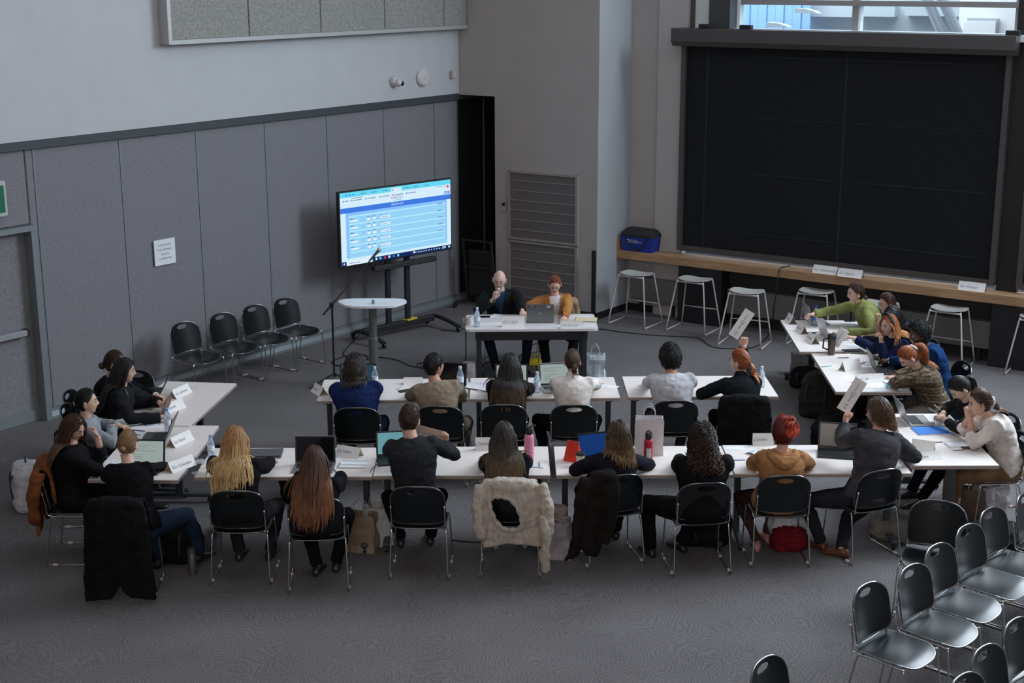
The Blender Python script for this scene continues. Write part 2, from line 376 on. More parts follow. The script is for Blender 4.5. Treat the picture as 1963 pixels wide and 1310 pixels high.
# window wall
wr = empty('wall_right', Pc, rW, kind='structure')
tl, zb = tW(1303, 480, -.10); tl2 = tl
tr, zr = tW(1906, 552, -.10)
zt = tW(1640, 90, -.10)[1]; zv = tW(1500, 62, -.34)[1]
print('shade', tl, tr, zb, zr, zt, zv)
ZS = (zb+zr)/2
MB().box(((tl-.1)/2, .1, 4.6), (tl+.1, .2, 9.2)).build('painted_wall', PAINT2, wr)
tp = tW(1262, 300, -.04)[0]
MB().box(((tp+tl+.03)/2, -.02, 4.6), (tl+.03-tp, .10, 9.2)).build('pilaster', mat('wall_paint_pier', (.46, .43, .42), .75), wr)
MB().box((8, .1, .47), (14.5, .2, .95)).build('knee_wall', mat('knee_wall_dark', (.03, .03, .032), .8), wr)
MB().box((tl/2+.0, -.005, .05), (tl+.1, .03, .1)).build('black_base', BLACKM, wr)
MB().box((8, .1, 9.0), (14.5, .2, .6)).build('window_head', PAINT2, wr)
# radiator covers under the counter
RAD = mat('radiator_paint', (.145, .14, .14), .6)
def radiator(t0, t1, label):
    r = empty('radiator_cover', Pc+dW*((t0+t1)/2), rW, label=label, cat='radiator cover'); wd = t1-t0
    MB().box((0, -.08, .36), (wd, .14, .36), bev=.008).build('cover_panel', RAD, r)
    MB().box((0, -.088, .25), (wd-.01, .14, .012)).build('seam_strip', SEAM, r)
    for x in (-wd/2+.15, wd/2-.15): MB().box((x, -.06, .09), (.05, .08, .18)).build('foot', BLACKM, r)
ta = tW(1307, 600, -.15)[0]; tb = tW(1388, 620, -.15)[0]; te = tW(1895, 690, -.15)[0]
radiator(.12, ta-.02, 'short grey radiator cover under the counter behind the first stool by the column')
radiator(tb+.03, (tb+te)/2-.01, 'long grey radiator cover under the counter behind the third stool from the column')
radiator((tb+te)/2+.01, te, 'long grey radiator cover under the counter behind the seated row at the right table')
radiator(te+.95, te+3.4, 'grey radiator cover at the right edge of the photo behind the last stool')
cl = MB().box(((ta+tb)/2, -.14, .42), (tb-ta, .28, .84)).build('column_casing', BLACKM, wr)
MB().box((te+.45, -.14, .42), (.85, .28, .84)).build('column_casing', BLACKM, wr)
# counter
ct = empty('window_counter', Pc, rW, label='long oak counter running under the big window shade', cat='counter')
zc = .95; cf = -.34
MB().box((7.1, (cf+.0)/2, zc-.06), (14.6, -cf, .12), bev=.004).build('worktop', WOOD, ct)
MB().box((tl/2+.02, -.02, zc+.09), (tl-.02, .035, .18)).build('backsplash', WOOD, ct)
MB().box((-.0, cf/2, zc+.09), (.035, -cf, .18)).build('backsplash', WOOD, ct)
# shades
def shade(t0, t1, label, mullx=(), mullz=()):
    s = empty('roller_blind', Pc, rW, label=label, cat='window shade')
    MB().box(((t0+t1)/2, -.10, (ZS+zt)/2), (t1-t0, .012, zt-ZS)).build('shade_cloth', MATS['shade_fabric'], s)
    f = MB(); f.box((t0+.02, -.11, (ZS+zt)/2), (.07, .10, zt-ZS)).build('side_channel', FRAMEM, s)
    MB().box((t1-.02, -.11, (ZS+zt)/2), (.07, .10, zt-ZS)).build('side_channel', FRAMEM, s)
    MB().box(((t0+t1)/2, -.12, ZS+.03), (t1-t0-.09, .07, .075)).build('bottom_rail', FRAMEM, s)
    v = MB(); v.loft([[V((x, y, z)) for y, z in ((0, zt-.07), (-.28, zt-.07), (-.34, zt-.0), (-.34, zv), (0, zv))] for x in (t0-.09, t1+.09)]); v.build('valence_box', FRAMEM, s)
    SM = mat('mullion_trace', (.026, .034, .04), .8, spec=.1)  # lighter bars added on the cloth for window mullions faintly showing through
    for x in mullx: MB().box((x, -.108, (ZS+zt)/2), (.03, .006, zt-ZS-.1)).build('mullion_trace', SM, s)
    for z in mullz: MB().box(((t0+t1)/2+.4, -.108, z), (t1-t0-1.2, .006, .014)).build('mullion_trace', SM, s)
    return s
sx = [tW(1358, 200, -.1)[0], tW(1620, 260, -.1)[0]]; sz = [tW(1700, 122, -.1)[1], tW(1700, 245, -.1)[1], tW(1700, 360, -.1)[1], tW(1700, 480, -.1)[1]]
shade(tl, tr, 'wide black roller shade drawn down over the big window above the counter', sx, sz)
shade(tr+.30, tr+4.9, 'black roller shade cut off by the right edge of the photo')
MB().box((tr+.15, -.03, 4.6), (.26, .1, 9.2)).build('dark_mullion', BLACKM, wr)
# window above the shade
wn = empty('window_1', Pc, rW, kind='structure')
ZW = zv-.05; YW = .22
jl = tW(1432, 30, YW)[0]; mc = tW(1646, 35, YW)[0]; jr = tW(1952, 40, YW)[0]; zh = tW(1650, 10, YW)[1]
def wbar(t0, t1, z0, z1, nm='window_frame', mt=WINF, y=YW, d=.10): return MB().box(((t0+t1)/2, y, (z0+z1)/2), (t1-t0, d, z1-z0)).build(nm, mt, wn)
wbar(mc-.045, mc+.045, ZW, 8.7); wbar(jr-.0, jr+.10, ZW, 8.7); wbar(tl-.05, tr+.3, zh-.035, zh+.035, d=.14); wbar(tl-.05, tr+.3, ZW-.03, ZW+.05, nm='window_sill', mt=WINW, y=.05, d=.42)
wbar(mc+.045, mc+.075, ZW, 8.7, 'window_reveal', WINW); wbar(tl+.06, tl+.30, ZW, 8.7, 'window_reveal', WINW, y=.14, d=.10); wbar(jl-.22, jl-.04, ZW, 8.7, 'window_reveal', WINW, y=.2, d=.12)
wbar(tl+.0, tl+.06, ZW, 8.7, mt=FRAMEM, y=.1, d=.2); wbar(tr+.3, tr+14, ZW, 8.7, 'dark_glazing', BLACKM)
cx0 = tW(1368, 40, .0)[0]; cx1 = tW(1408, 40, .0)[0]
wbar(cx0, cx1, ZW-.02, 8.7, 'steel_column', mat('grey_steel', (.05, .055, .058), .5), y=.02, d=.22)
glass = node_mat('window_glass', lambda nt, b: None)
nt = glass.node_tree; b = nt.nodes['Principled BSDF']; tb_ = nt.nodes.new('ShaderNodeBsdfTransparent'); gl = nt.nodes.new('ShaderNodeBsdfGlossy'); gl.inputs['Roughness'].default_value = .02; gl.inputs['Color'].default_value = (.9, .95, 1, 1)
mxs = nt.nodes.new('ShaderNodeMixShader'); mxs.inputs[0].default_value = .05; nt.links.new(tb_.outputs[0], mxs.inputs[1]); nt.links.new(gl.outputs[0], mxs.inputs[2]); nt.links.new(mxs.outputs[0], nt.nodes['Material Output'].inputs[0])
for a, b2 in ((tl+.06, mc-.045), (mc+.075, jr)):
    for z0_, z1_ in ((ZW+.04, zh-.035), (zh+.035, 8.7)): MB().box(((a+b2)/2, YW+.02, (z0_+z1_)/2), (b2-a, .008, z1_-z0_)).build('glass_pane', glass, wn)
for px in (1352, 1431, 1945):
    t_, _ = tW(px, 57, -.25); tag(MB().box((0, 0, .03), (.17, .08, .06), bev=.006).build('shade_motor', BLACKM, loc=Pc+dW*t_-nW*.2+V((0, 0, zv)), rz=rW), {1352: 'small black motor box on the shade valence left of the steel column', 1431: 'small black motor box on the shade valence right of the steel column', 1945: 'small black motor box at the right end of the shade valence'}[px], 'motor box')
# outside: facade of the next building seen over the shade
FO = 7.0
fc = empty('neighbour_facade', (0, 0, 0), label='pale grey panelled building outside seen through the window over the shade', cat='building')
EXT = mat('facade_panel', (.42, .50, .55), .6); EXW = mat('facade_white', (.80, .84, .85), .6); EXB = mat('blue_sheet', (.25, .46, .78), .6); EXG = mat('facade_trim', (.33, .38, .42), .6)
def ebox(px0, py0, px1, py1, off, dpt, mt, nm):
    t0, z1 = tW(px0, py0, off); t1, z0 = tW(px1, py1, off)
    return MB().box(((t0+t1)/2, off+dpt/2, (z0+z1)/2), (t1-t0, dpt, z1-z0)).build(nm, mt, fc)
fc.location = Pc; fc.rotation_euler = (0, 0, rW)
ebox(1250, -260, 2100, 260, FO+.5, .3, EXT, 'wall_face')
ebox(1548, -20, 1640, 37, FO+.3, .2, EXT, 'wall_panel'); ebox(1650, 14, 1718, 37, FO+.3, .2, EXT, 'wall_panel'); ebox(1740, 0, 1850, 37, FO+.3, .2, EXT, 'wall_panel')
ebox(1848, -40, 2050, 90, FO+.1, .3, EXW, 'white_wall'); ebox(1858, 40, 1914, 90, FO+.02, .06, EXG, 'wall_panel'); ebox(1852, 46, 1908, 95, FO-.04, .08, EXW, 'wall_panel')
bs = empty('blue_sheeting', Pc, rW, label='light blue sheeting outside behind the left window pane', cat='sheeting')
t0, z1 = tW(1424, -30, FO); t1, z0 = tW(1550, 90, FO)
for i in range(8):
    a = t0+(t1-t0)*i/8; MB().box((a+(t1-t0)/16, FO+.1+.02*(i % 2), (z0+z1)/2), ((t1-t0)/8-.012, .05, z1-z0)).build('board', EXB, bs)
for i, (px, py) in enumerate(((1545, 20), (1490, 47))):
    t_, z_ = tW(px, py, FO-.4); q = MB(); q.prism([(-.20, 0), (.24, 0), (.16, .04), (.0, .075), (-.20, .085)], -.1, .1); q.xf(Matrix.Rotation(pi/2, 4, 'X'))
    o = q.build('canopy_fin', EXG, bs); o.location = (t_, FO-.25, z_-.08)
pp = empty('steel_brace', Pc, rW, label='two parallel slanting grey steel tubes outside the window', cat='steel brace')
for a, b2 in (((1752, -60), (1842, 140)), ((1782, -60), (1872, 140))):
    p0 = tW(*a, FO-.9); p1 = tW(*b2, FO-.9); MB().tube([(p0[0], FO-.9, p0[1]), (p1[0], FO-.9, p1[1])], .085, 14).build('tube', mat('brace_paint', (.40, .46, .52), .35, .3), pp, smooth=40)
tag(MB().box((6, 31, -.1), (40, 9.0, .1)).build('courtyard_ground', EXW), kind='structure')

# ------------------------------------------------------------------ things on the walls
def onA(px, py, off=.0):
    q = onplane(px, py, A0+V((dA.y, -dA.x, 0))*(off+.055), dA); return q
sg = empty('paper_sign', onA(317, 479, -.04), rA, label='white paper sign taped to the grey wall above the empty chairs', cat='sign')
PAPER = mat('paper_white', (.78, .80, .83), .8)
MB().box((0, 0, 0), (.32, .006, .31)).build('sheet', PAPER, sg)
LET = mat('print_blue_grey', (.30, .32, .52), .8)
for i, tx in enumerate(('COUNTRIES', 'THE REPUBLIC', 'UNITED', 'COMMITTEE')):
    t_ = text_mb(tx, .036, extr=.0005).xf(Matrix.Translation((0, -.0045, .085-.055*i)) @ Matrix.Rotation(pi/2, 4, 'X')); t_.build('lettering', LET, sg)
ex = empty('exit_sign', onA(-8, 377, .0), rA, label='green exit sign on the grey wall at the left edge', cat='exit sign')
MB().box((0, .0, 0), (.26, .05, .38), bev=.006).build('sign_frame', mat('sign_frame_grey', (.45, .46, .47), .5), ex); MB().box((0, -.028, 0), (.19, .01, .29)).build('sign_face', mat('exit_green', (.0, .13, .06), .4), ex)
cmr = empty('security_camera', onA(757, 154, 0), rA, label='white dome security camera with black lens high on the left wall', cat='camera')
MB().lathe([(0, 0), (.075, 0), (.078, .02), (.06, .06), (.0, .065)], n=20, M=Matrix.Rotation(pi/2, 4, 'X')).build('mount', mat('white_plastic', (.62, .60, .60), .4), cmr, smooth=40)
MB().sph((.02, -.075, -.02), .058, 18, 12).build('housing', MATS['white_plastic'], cmr, smooth=True)
MB().sph((.048, -.112, -.03), .036, 14, 10).build('lens', mat('lens_black', (.005, .005, .006), .08), cmr, smooth=True)
ap = empty('wireless_access_point', onA(812, 148, 0), rA, label='round white wireless access disc high on the left wall near the corner', cat='access point')
MB().lathe([(0, 0), (.12, 0), (.125, .02), (.10, .05), (.04, .058), (0, .058)], n=32, M=Matrix.Rotation(pi/2, 4, 'X')).build('disc', MATS['white_plastic'], ap, smooth=40)
MB().tube([(.022*cos(a), -.059, .022*sin(a)) for a in [2*pi*i/16 for i in range(16)]], .002, 4, closed=True).build('status_ring', mat('ring_grey', (.40, .40, .48), .4), ap)
se = empty('motion_sensor', onA(868, 142, 0), rA, label='small cream motion sensor box high in the wall corner', cat='sensor')
MB().box((0, -.03, 0), (.07, .06, .11), bev=.008).build('housing', mat('cream_plastic', (.50, .44, .36), .5), se); MB().box((.01, -.062, 0), (.03, .006, .06)).build('lens', MATS['white_plastic'], se)
def onBw(t, z, off=0): return C0+dB*t+V((0, 0, z))-nBn*off
nBn = V((-dB.y, dB.x, 0))
th = empty('thermostat', onBw(.838, 1.533), rB, label='small white thermostat with dark display beside the wall grilles', cat='thermostat')
MB().box((0, -.015, 0), (.085, .03, .15), bev=.006).build('case', mat('thermostat_case', (.42, .40, .36), .5), th); MB().box((0, -.032, .03), (.05, .004, .05)).build('display', BLACKM, th)
GR = mat('grille_paint', (.33, .295, .285), .6); GD = mat('grille_mesh', (.155, .14, .14), .8, bump=.3, bscale=200, var=.15, vscale=60)
def grille(z0, z1, label):
    g = empty('wall_grille', onBw(1.505, 0), rB, label=label, cat='grille'); W2 = .595
    MB().box((0, -.012, (z0+z1)/2), (1.16, .02, z1-z0-.02)).build('perforated_panel', GD, g)
    for x in (-W2+.02, W2-.02): MB().box((x, -.022, (z0+z1)/2), (.045, .044, z1-z0)).build('frame_side', GR, g)
    for z in (z0+.015, z1-.015): MB().box((0, -.022, z), (1.15, .044, .03)).build('frame_rail', GR, g)
    for i in range(1, 7): MB().box((0, -.026, z0+(z1-z0)*i/7+.004), (1.11, .012, .011)).build('slat', GR, g)
grille(1.06, 2.075, 'upper framed grey air grille on the column wall behind the head table')
grille(.06, 1.045, 'lower framed grey air grille on the column wall, partly hidden by the seated chairs')
tag(MB().box((0, 0, .51), (.045, .045, 1.02)).build('corner_guard', BLACKM, loc=Pb-nBn*.035-dB*.03, rz=rB), 'slim black corner guard post on the column edge', 'corner guard')
# ------------------------------------------------------------------ chairs
PLA = mat('chair_plastic', (.004, .006, .007), .31, spec=.45)
CHR = mat('chrome', (.62, .62, .62), .18, 1.0)
GLD = mat('glide_plastic', (.55, .50, .40), .5)
def shell(w, h, fz, nu=18, nv=14, th=.011, ex=3.2, hole=None, exb=None):
    """rounded panel: fz(u,v)->(x,y,z) for the mid surface; thickness along its normal"""
    def uv(i, j):
        u = -1+2*i/nu; v = -1+2*j/nv
        e_ = ex if v > 0 or exb is None else exb; k = (abs(u)**e_+abs(v)**e_)**(1/e_); mx = max(abs(u), abs(v)); s = mx/k if k > 1e-6 else 1
        return u*s, v*s
    def S(u, v): return V(fz(u, v))
    top = []; bot = []; UV = [uv(i, j) for j in range(nv+1) for i in range(nu+1)]
    if hole:
        cu, cv, ru, rv = hole; inn = {}; touched = {}
        for j in range(nv):
            for i in range(nu):
                q = [j*(nu+1)+i, j*(nu+1)+i+1, (j+1)*(nu+1)+i+1, (j+1)*(nu+1)+i]
                mu = sum(UV[k][0] for k in q)/4; mv = sum(UV[k][1] for k in q)/4; r_ = ((mu-cu)/ru)**2+((mv-cv)/rv)**2 < 1
                inn[(i, j)] = r_
                for k in q: touched.setdefault(k, set()).add(r_)
        for k, st in touched.items():
            if len(st) == 2:
                a = (UV[k][0]-cu)/ru; b = (UV[k][1]-cv)/rv; d = sqrt(a*a+b*b); UV[k] = (cu+a/d*ru, cv+b/d*rv)
    for u, v in UV:
        e = 1e-3; p = S(u, v); n = (S(u+e, v)-S(u-e, v)).cross(S(u, v+e)-S(u, v-e)).normalized()
        top.append(p+n*th/2); bot.append(p-n*th/2)
    K = len(top); cells = []
    for j in range(nv):
        for i in range(nu):
            q = [j*(nu+1)+i, j*(nu+1)+i+1, (j+1)*(nu+1)+i+1, (j+1)*(nu+1)+i]
            if hole and inn[(i, j)]: continue
            cells.append(q)
    fs = []; ec = {}
    for q in cells:
        fs.append(tuple(q)); fs.append(tuple(K+k for k in q[::-1]))
        for a, b in zip(q, q[1:]+q[:1]): ec[(a, b)] = ec.get((a, b), 0)+1
    for (a, b) in ec:
        if (b, a) not in ec: fs.append((b, a, K+a, K+b))
    return MB().add(top+bot, fs)
def rimpath(fz, ex=3.2, n=40, exb=None):
    out = []
    for k in range(n):
        a = 2*pi*k/n; c, s = cos(a), sin(a); e_ = ex if s > 0 or exb is None else exb; r = (abs(c)**e_+abs(s)**e_)**(-1/e_); out.append(V(fz(c*r, s*r)))
    return out
def fseat(u, v):
    x = u*.230; y = v*.222+.01; z = .452-.016*(1-u*u)*(1-v*v)
    if v > .45: z -= (v-.45)**2*.10
    z += .010*u*u
    return (x*(1-.06*(1-v)/2), y, z)
def fback(u, v):
    z = .665+v*.175; lean = -.20-(z-.48)*.20; y = lean+.045*u*u*.9; wd = .225*(1-.05*max(v, 0)**3)
    return (-u*wd, y, z)
def make_chair():
    t = empty('stacking_chair', label='black', cat='chair')
    shell(.45, .43, fseat, exb=9).build('seat', PLA, t, smooth=50)
    shell(.45, .35, fback, nu=30, nv=26, ex=3.0, exb=7, hole=(0, .71, .36, .15)).build('backrest', PLA, t, smooth=50)
    MB().tube(rimpath(fback, 3.0, 60, 7), .0075, 6, closed=True).build('backrest_rim', mat('rim_plastic', (.05, .052, .055), .16, spec=1.0, coat=1.0), t, smooth=True)
    MB().tube(rimpath(fseat, 3.2, 60, 9), .0065, 6, closed=True).build('seat_rim', MATS['rim_plastic'], t, smooth=True)
    for s in (-1, 1):
        x = s*.222
        pts = [(x, -.232, .66), (x, -.205, .53), (x, -.20, .475), (x, -.17, .445), (x*1.0, .0, .44), (x, .165, .435), (s*.232, .19, .41), (s*.245, .225, .06), (s*.245, .215, .012), (s*.245, .19, .008), (s*.245, -.20, .008), (s*.245, -.235, .016), (s*.243, -.232, .06), (s*.228, -.165, .41), (x, -.13, .436)]
        MB().tube(smooth_path(pts, 3), .0068, 7).build('side_frame', CHR, t, smooth=True)
        for y in (-.16, .15): MB().box((s*.245, y, .011), (.024, .045, .022), bev=.005).build('glide', GLD, t)
    for y in (.16, -.14): MB().tube([(-.222, y, .432), (.222, y, .432)], .0062, 6).build('crossbar', CHR, t, smooth=True)
    MB().tube([(-.236, -.225, .20), (.236, -.225, .20)], .0055, 6).build('crossbar', CHR, t, smooth=True) if False else None
    register(t); return t
CHAIR = make_chair()
def backat(px, py, az):          # chair centre from the pixel of its backrest top
    p = at(px, py, .84); a = R(az); return V((p.x, p.y, 0))+V((sin(a), cos(a), 0))*.26
def put_chair(px, py, az, label, group): return place(CHAIR, None, backat(px, py, az), az, label, group)
CH = {}
G1 = 'chairs along the front table row'; G2 = 'chairs along the middle table row'; G3 = 'chairs against the left wall'; G4 = 'loose chairs in the right foreground'; G5 = 'chairs at the left tables'; G6 = 'chairs at the right tables'; G7 = 'chairs at the head table'
for k, px, py, az, lb, g in [
  ('7', 218, 962, -3, 'black chair under a draped black coat at the left end of the front row', G1),
  ('8', 449, 938, 0, 'black chair under the woman with long wavy blonde hair', G1),
  ('9', 602, 952, -4, 'black chair under the woman with long auburn hair and black blazer', G1),
  ('10', 797, 932, 2, 'black chair behind the man in the black shirt, its seat partly empty', G1),
  ('11', 975, 930, 1, 'black chair wrapped in a cream knitted cardigan', G1),
  ('12', 1186, 912, -14, 'black chair with a dark coat slipping off its left side', G1),
  ('13', 1352, 928, -6, 'black chair under the person with dark curly hair', G1),
  ('14', 1505, 915, -2, 'black chair under the person in the camel hooded coat', G1),
  ('15', 1693, 905, -22, 'black chair under the man in the dark grey suit raising a placard', G1),
  ('18', 682, 780, 0, 'black chair under the person in the navy blue jacket', G2),
  ('19', 842, 778, 6, 'black chair under the man in the tan suit', G2),
  ('20', 965, 776, 0, 'black chair under the woman with long black hair in the middle row', G2),
  ('21', 1100, 777, 0, 'black chair under the person in the white turtleneck', G2),
  ('22', 1295, 770, 0, 'black chair under the man in the light grey suit', G2),
  ('23', 1428, 770, 4, 'black chair under a draped black coat behind the red-haired woman in black', G2),
  ('w1', 348, 615, 127, 'leftmost of the four empty chairs against the grey wall', G3),
  ('w2', 421, 598, 127, 'second from left of the four empty chairs against the grey wall', G3),
  ('w3', 483, 583, 127, 'third from left of the four empty chairs against the grey wall', G3),
  ('w4', 542, 570, 127, 'rightmost of the four empty chairs against the grey wall, nearest the screen', G3),
  ('e1', 262, 706, 195, 'empty black chair at the far end of the left tables, behind the laptops', G5),
  ('6', 82, 884, 88, 'black chair under the woman with long brown hair at the left tables', G5),
  ('5', 106, 824, 85, 'black chair under the woman in the grey top at the left tables', G5),
  ('4', 120, 773, 88, 'black chair behind the woman with the long black hair at the left tables', G5),
  ('3', 127, 746, 92, 'black chair under the person hidden behind the long black hair at the left tables', G5),
  ('f1', 1656, 1127, 134, 'black chair nearest the camera at the left end of the foreground row of five', G4),
  ('f2', 1741, 1092, 134, 'second black chair from the left end of the foreground row', G4),
  ('f3', 1790, 1052, 134, 'third black chair from the left end of the foreground row', G4),
  ('f4', 1848, 1015, 134, 'fourth black chair from the left end of the foreground row', G4),
  ('f5', 1893, 983, 134, 'fifth black chair from the left end of the foreground row, beside the dark bag', G4),
  ('f6', 1962, 953, 134, 'black chair at the right edge of the photo, sixth in the foreground row', G4),
  ('g1', 1940, 1197, 134, 'black chair cut by the right edge of the photo in the nearest row', G4),
  ('g2', 1880, 1249, 134, 'black chair second from the right edge in the nearest row', G4),
  ('g3', 1838, 1304, 134, 'black chair whose rim just shows at the bottom edge in the nearest row', G4),
  ('h1', 1458, 1270, 128, 'single black chair cut by the bottom edge of the photo', G4),
  ('o1', 1800, 966, 203, 'empty black chair turned towards the camera behind the foreground row', G4),
  ('16', 1962, 838, 268, 'black chair under the woman in the white blouse at the right edge', G6),
]: CH[k] = put_chair(px, py, az, lb, g)
def chair_xy(x, y, az, label, group): return place(CHAIR, None, V((x, y, 0)), az, label, group)
CH['1'] = chair_xy(-.09, 18.06, 184, 'black chair under the bald man at the head table', G7)
CH['2'] = chair_xy(.57, 17.95, 178, 'black chair under the woman in the tan blazer, a jacket over its back', G7)
CH['17'] = chair_xy(4.48, 13.1, 255, 'black chair under the woman looking down at her phone', G6)
for k, x, y, who in (('24', 4.44, 16.95, 'in the green sweater'), ('25', 4.52, 16.35, 'with dark auburn hair'), ('26b', 4.53, 15.93, 'with black hair behind the headband'), ('26', 4.38, 15.45, 'with the black headband'), ('27', 4.60, 14.98, 'in glasses and a blue suit'), ('28', 4.45, 14.35, 'in the plaid jacket')):
    CH[k] = chair_xy(x, y, 262, 'black chair under the person '+who+' at the right tables', G6)

# ------------------------------------------------------------------ tables
TOP = mat('table_laminate', (.80, .735, .70), .38, var=.03, vscale=4, stretch=(1, 14, 1), spec=.5)
EDG = mat('table_edge', (.36, .30, .265), .5); LEGM = mat('table_leg_grey', (.075, .08, .087), .4, .4)
TL, TD, TZ = 1.52, .775, .74
def make_table():
    t = empty('folding_table', label='t', cat='table')
    MB().box((0, 0, TZ-.004), (TL-.004, TD-.004, .008)).build('tabletop', TOP, t)
    MB().box((0, 0, TZ-.020), (TL, TD, .026)).build('edge_band', EDG, t)
    MB().box((0, .0, TZ-.06), (TL-.22, .05, .05)).build('under_beam', LEGM, t)
    for s in (-1, 1):
        MB().box((s*(TL/2-.09), 0, .39), (.052, .075, .64), bev=.006).build('leg', LEGM, t)
        MB().box((s*(TL/2-.09), 0, TZ-.05), (.05, TD-.16, .03)).build('top_bracket', LEGM, t)
        f = MB().box((s*(TL/2-.09), 0, .075), (.055, TD-.12, .03), bev=.006).build('foot', LEGM, t)
        for y in (-1, 1): MB().lathe([(0, -.012), (.028, -.012), (.03, 0), (.028, .012), (0, .012)], (s*(TL/2-.09), y*(TD/2-.10), .030), 14, Matrix.Rotation(pi/2, 4, 'Y')).build('caster', BLACKM, f, smooth=40)
    register(t); return t
TAB = make_table()
def table(cx, cy, az, label, g): return place(TAB, None, (cx, cy, 0), az, label, g)
F = 'tables of the front row'; M_ = 'tables of the middle row'
yf = 12.14
table(-1.96, yf+.0, 0, 'first table from the left in the front row, with the open black laptop', F)
table(-.435, yf+.02, 0, 'second table of the front row, in front of the man holding up a card', F)
table(1.135, yf+.02, 0, 'third table of the front row, with the red pouch and white paper bag', F)
table(2.665, yf+.04, 0, 'fourth table of the front row, brightest, in front of the camel coat', F)
table(3.85, 12.75, 90, 'table at the right end of the front row, standing endways with the blue folder', 'tables standing endways at the right')
ym = 14.42
table(-1.215, ym-.01, -1.5, 'left table of the middle row, in front of the navy jacket', M_)
table(.325, ym+.03, -1, 'centre table of the middle row, in front of the white turtleneck', M_)
table(1.93, ym+.07, -.5, 'right table of the middle row, in front of the light grey suit', M_)
table(-3.20, 12.45, 92, 'near table of the left column, with the name cards and open laptops', 'tables of the left column')
table(-3.36, 13.94, 97, 'far table of the left column, mostly bare at its right side', 'tables of the left column')
table(3.66, 16.62, 92, 'far table of the right column, below the stools', 'tables of the right column')
table(3.72, 15.02, 92, 'near table of the right column, with the dark open laptop', 'tables of the right column')
# head table
ht = empty('head_table', (.233, 17.35, 0), R(1), label='white head table with rounded corners in front of the two chairs people', cat='table')
def rrect(w, d, r, n=6):
    o = []
    for cx, cy, a0 in ((w/2-r, d/2-r, 0), (-w/2+r, d/2-r, 90), (-w/2+r, -d/2+r, 180), (w/2-r, -d/2+r, 270)):
        for i in range(n+1): a = R(a0+90*i/n); o.append((cx+r*cos(a), cy+r*sin(a)))
    return o
ht['label'] = 'white head table with rounded corners where two people face the room'
MB().prism(rrect(1.60, .78, .06), TZ-.028, TZ).build('tabletop', mat('head_table_top', (.74, .70, .70), .35), ht)
MB().box((0, -.24, TZ-.10), (1.36, .03, .14)).build('apron', mat('dark_leg', (.022, .026, .03), .5), ht)
for x in (-.64, .64):
    for y in (-.27, .27): MB().box((x, y, .355), (.06, .05, .71), bev=.005).build('leg', MATS['dark_leg'], ht)
    MB().box((x, 0, .035), (.06, .66, .03)).build('foot', MATS['dark_leg'], ht)
# tall standing table
tp_ = at(714, 577, 1.07)
tt = empty('standing_table', (tp_.x, tp_.y, 0), label='tall white boat-shaped standing table on a grey pole in front of the screen', cat='table')
out = [(.41, .03), (.38, .12), (.27, .17), (.0, .19), (-.27, .17), (-.38, .12), (-.41, .03), (-.38, -.06), (-.22, -.24), (.22, -.24), (.38, -.06)]
sp_ = smooth_path([(x, y, 0) for x, y in out]+[(out[0][0], out[0][1], 0)], 4)[:-1]
MB().prism([(p.x, p.y) for p in sp_], 1.045, 1.07).build('tabletop', mat('white_laminate', (.80, .80, .82), .35), tt)
m = MB(); m.lathe([(0, .02), (.058, .02), (.058, .62), (.048, .63), (.048, 1.045), (0, 1.045)], n=24); m.build('pole', mat('pole_grey', (.17, .185, .19), .35, .5), tt, smooth=40)
MB().lathe([(0, 0), (.27, 0), (.27, .012), (.06, .03), (0, .03)], n=32).build('base_disc', MATS['pole_grey'], tt, smooth=40)

# ------------------------------------------------------------------ bar stools
WWM = mat('stool_white_metal', (.60, .55, .54), .4); STS = mat('stool_seat_shell', (.50, .50, .48), .35)
def make_stool():
    t = empty('bar_stool', label='s', cat='stool')
    for y0, y1, nm in ((-.17, -.28, 'front_frame'), (.15, .24, 'rear_frame')):
        h = .70
        pts = [(-.30, y1, .012), (-.205, y0, h-.03), (-.185, y0, h), (-.15, y0, h+.005), (.15, y0, h+.005), (.185, y0, h), (.205, y0, h-.03), (.30, y1, .012)]
        MB().tube(smooth_path(pts, 3), .0105, 8).build(nm, WWM, t, smooth=True)
    for s in (-1, 1): MB().tube([(s*.30, -.28, .012), (s*.30, .24, .012)], .0105, 8).build('runner', WWM, t, smooth=True)
    MB().tube([(-.262, .205, .28), (.262, .205, .28)], .008, 8).build('footrest', WWM, t, smooth=True)
    def fs(u, v):
        x = u*.225; y = v*.20; z = .735-.035*(1-u*u)+.03*max(0, -v-.3)
        return (x, y, z+.01*v*v)
    shell(.4, .4, fs, 14, 10, .012, 3.0).build('seat', STS, t, smooth=50)
    for x in (-.09, .09): MB().tube([(x, -.15, .705), (x+.0, -.10, .70), (x, .13, .70)], .006, 6).build('seat_bracket', WWM, t)
    register(t); return t
STL = make_stool()
azs = 90-math.degrees(rW)-90
def stool(px, py, label, dz=0): 
    p = at(px, py, .0); return place(STL, None, (p.x, p.y, 0), -math.degrees(rW)+dz, label, 'white bar stools at the window counter')
stool(1219, 621, 'bar stool nearest the column, under the blue cooler bag')
stool(1330, 634, 'second bar stool from the column, in front of the black column casing', -2)
stool(1428, 661, 'third bar stool from the column, the cable falling behind it', -9)
stool(1560, 662, 'fourth bar stool from the column, behind the outstretched green sleeve', -4)
stool(1680, 690, 'fifth bar stool from the column, mostly hidden behind the seated people')
stool(1812, 702, 'sixth bar stool from the column, clear of the seated people on the right')
stool(1982, 722, 'last bar stool at the right edge of the photo', -3)
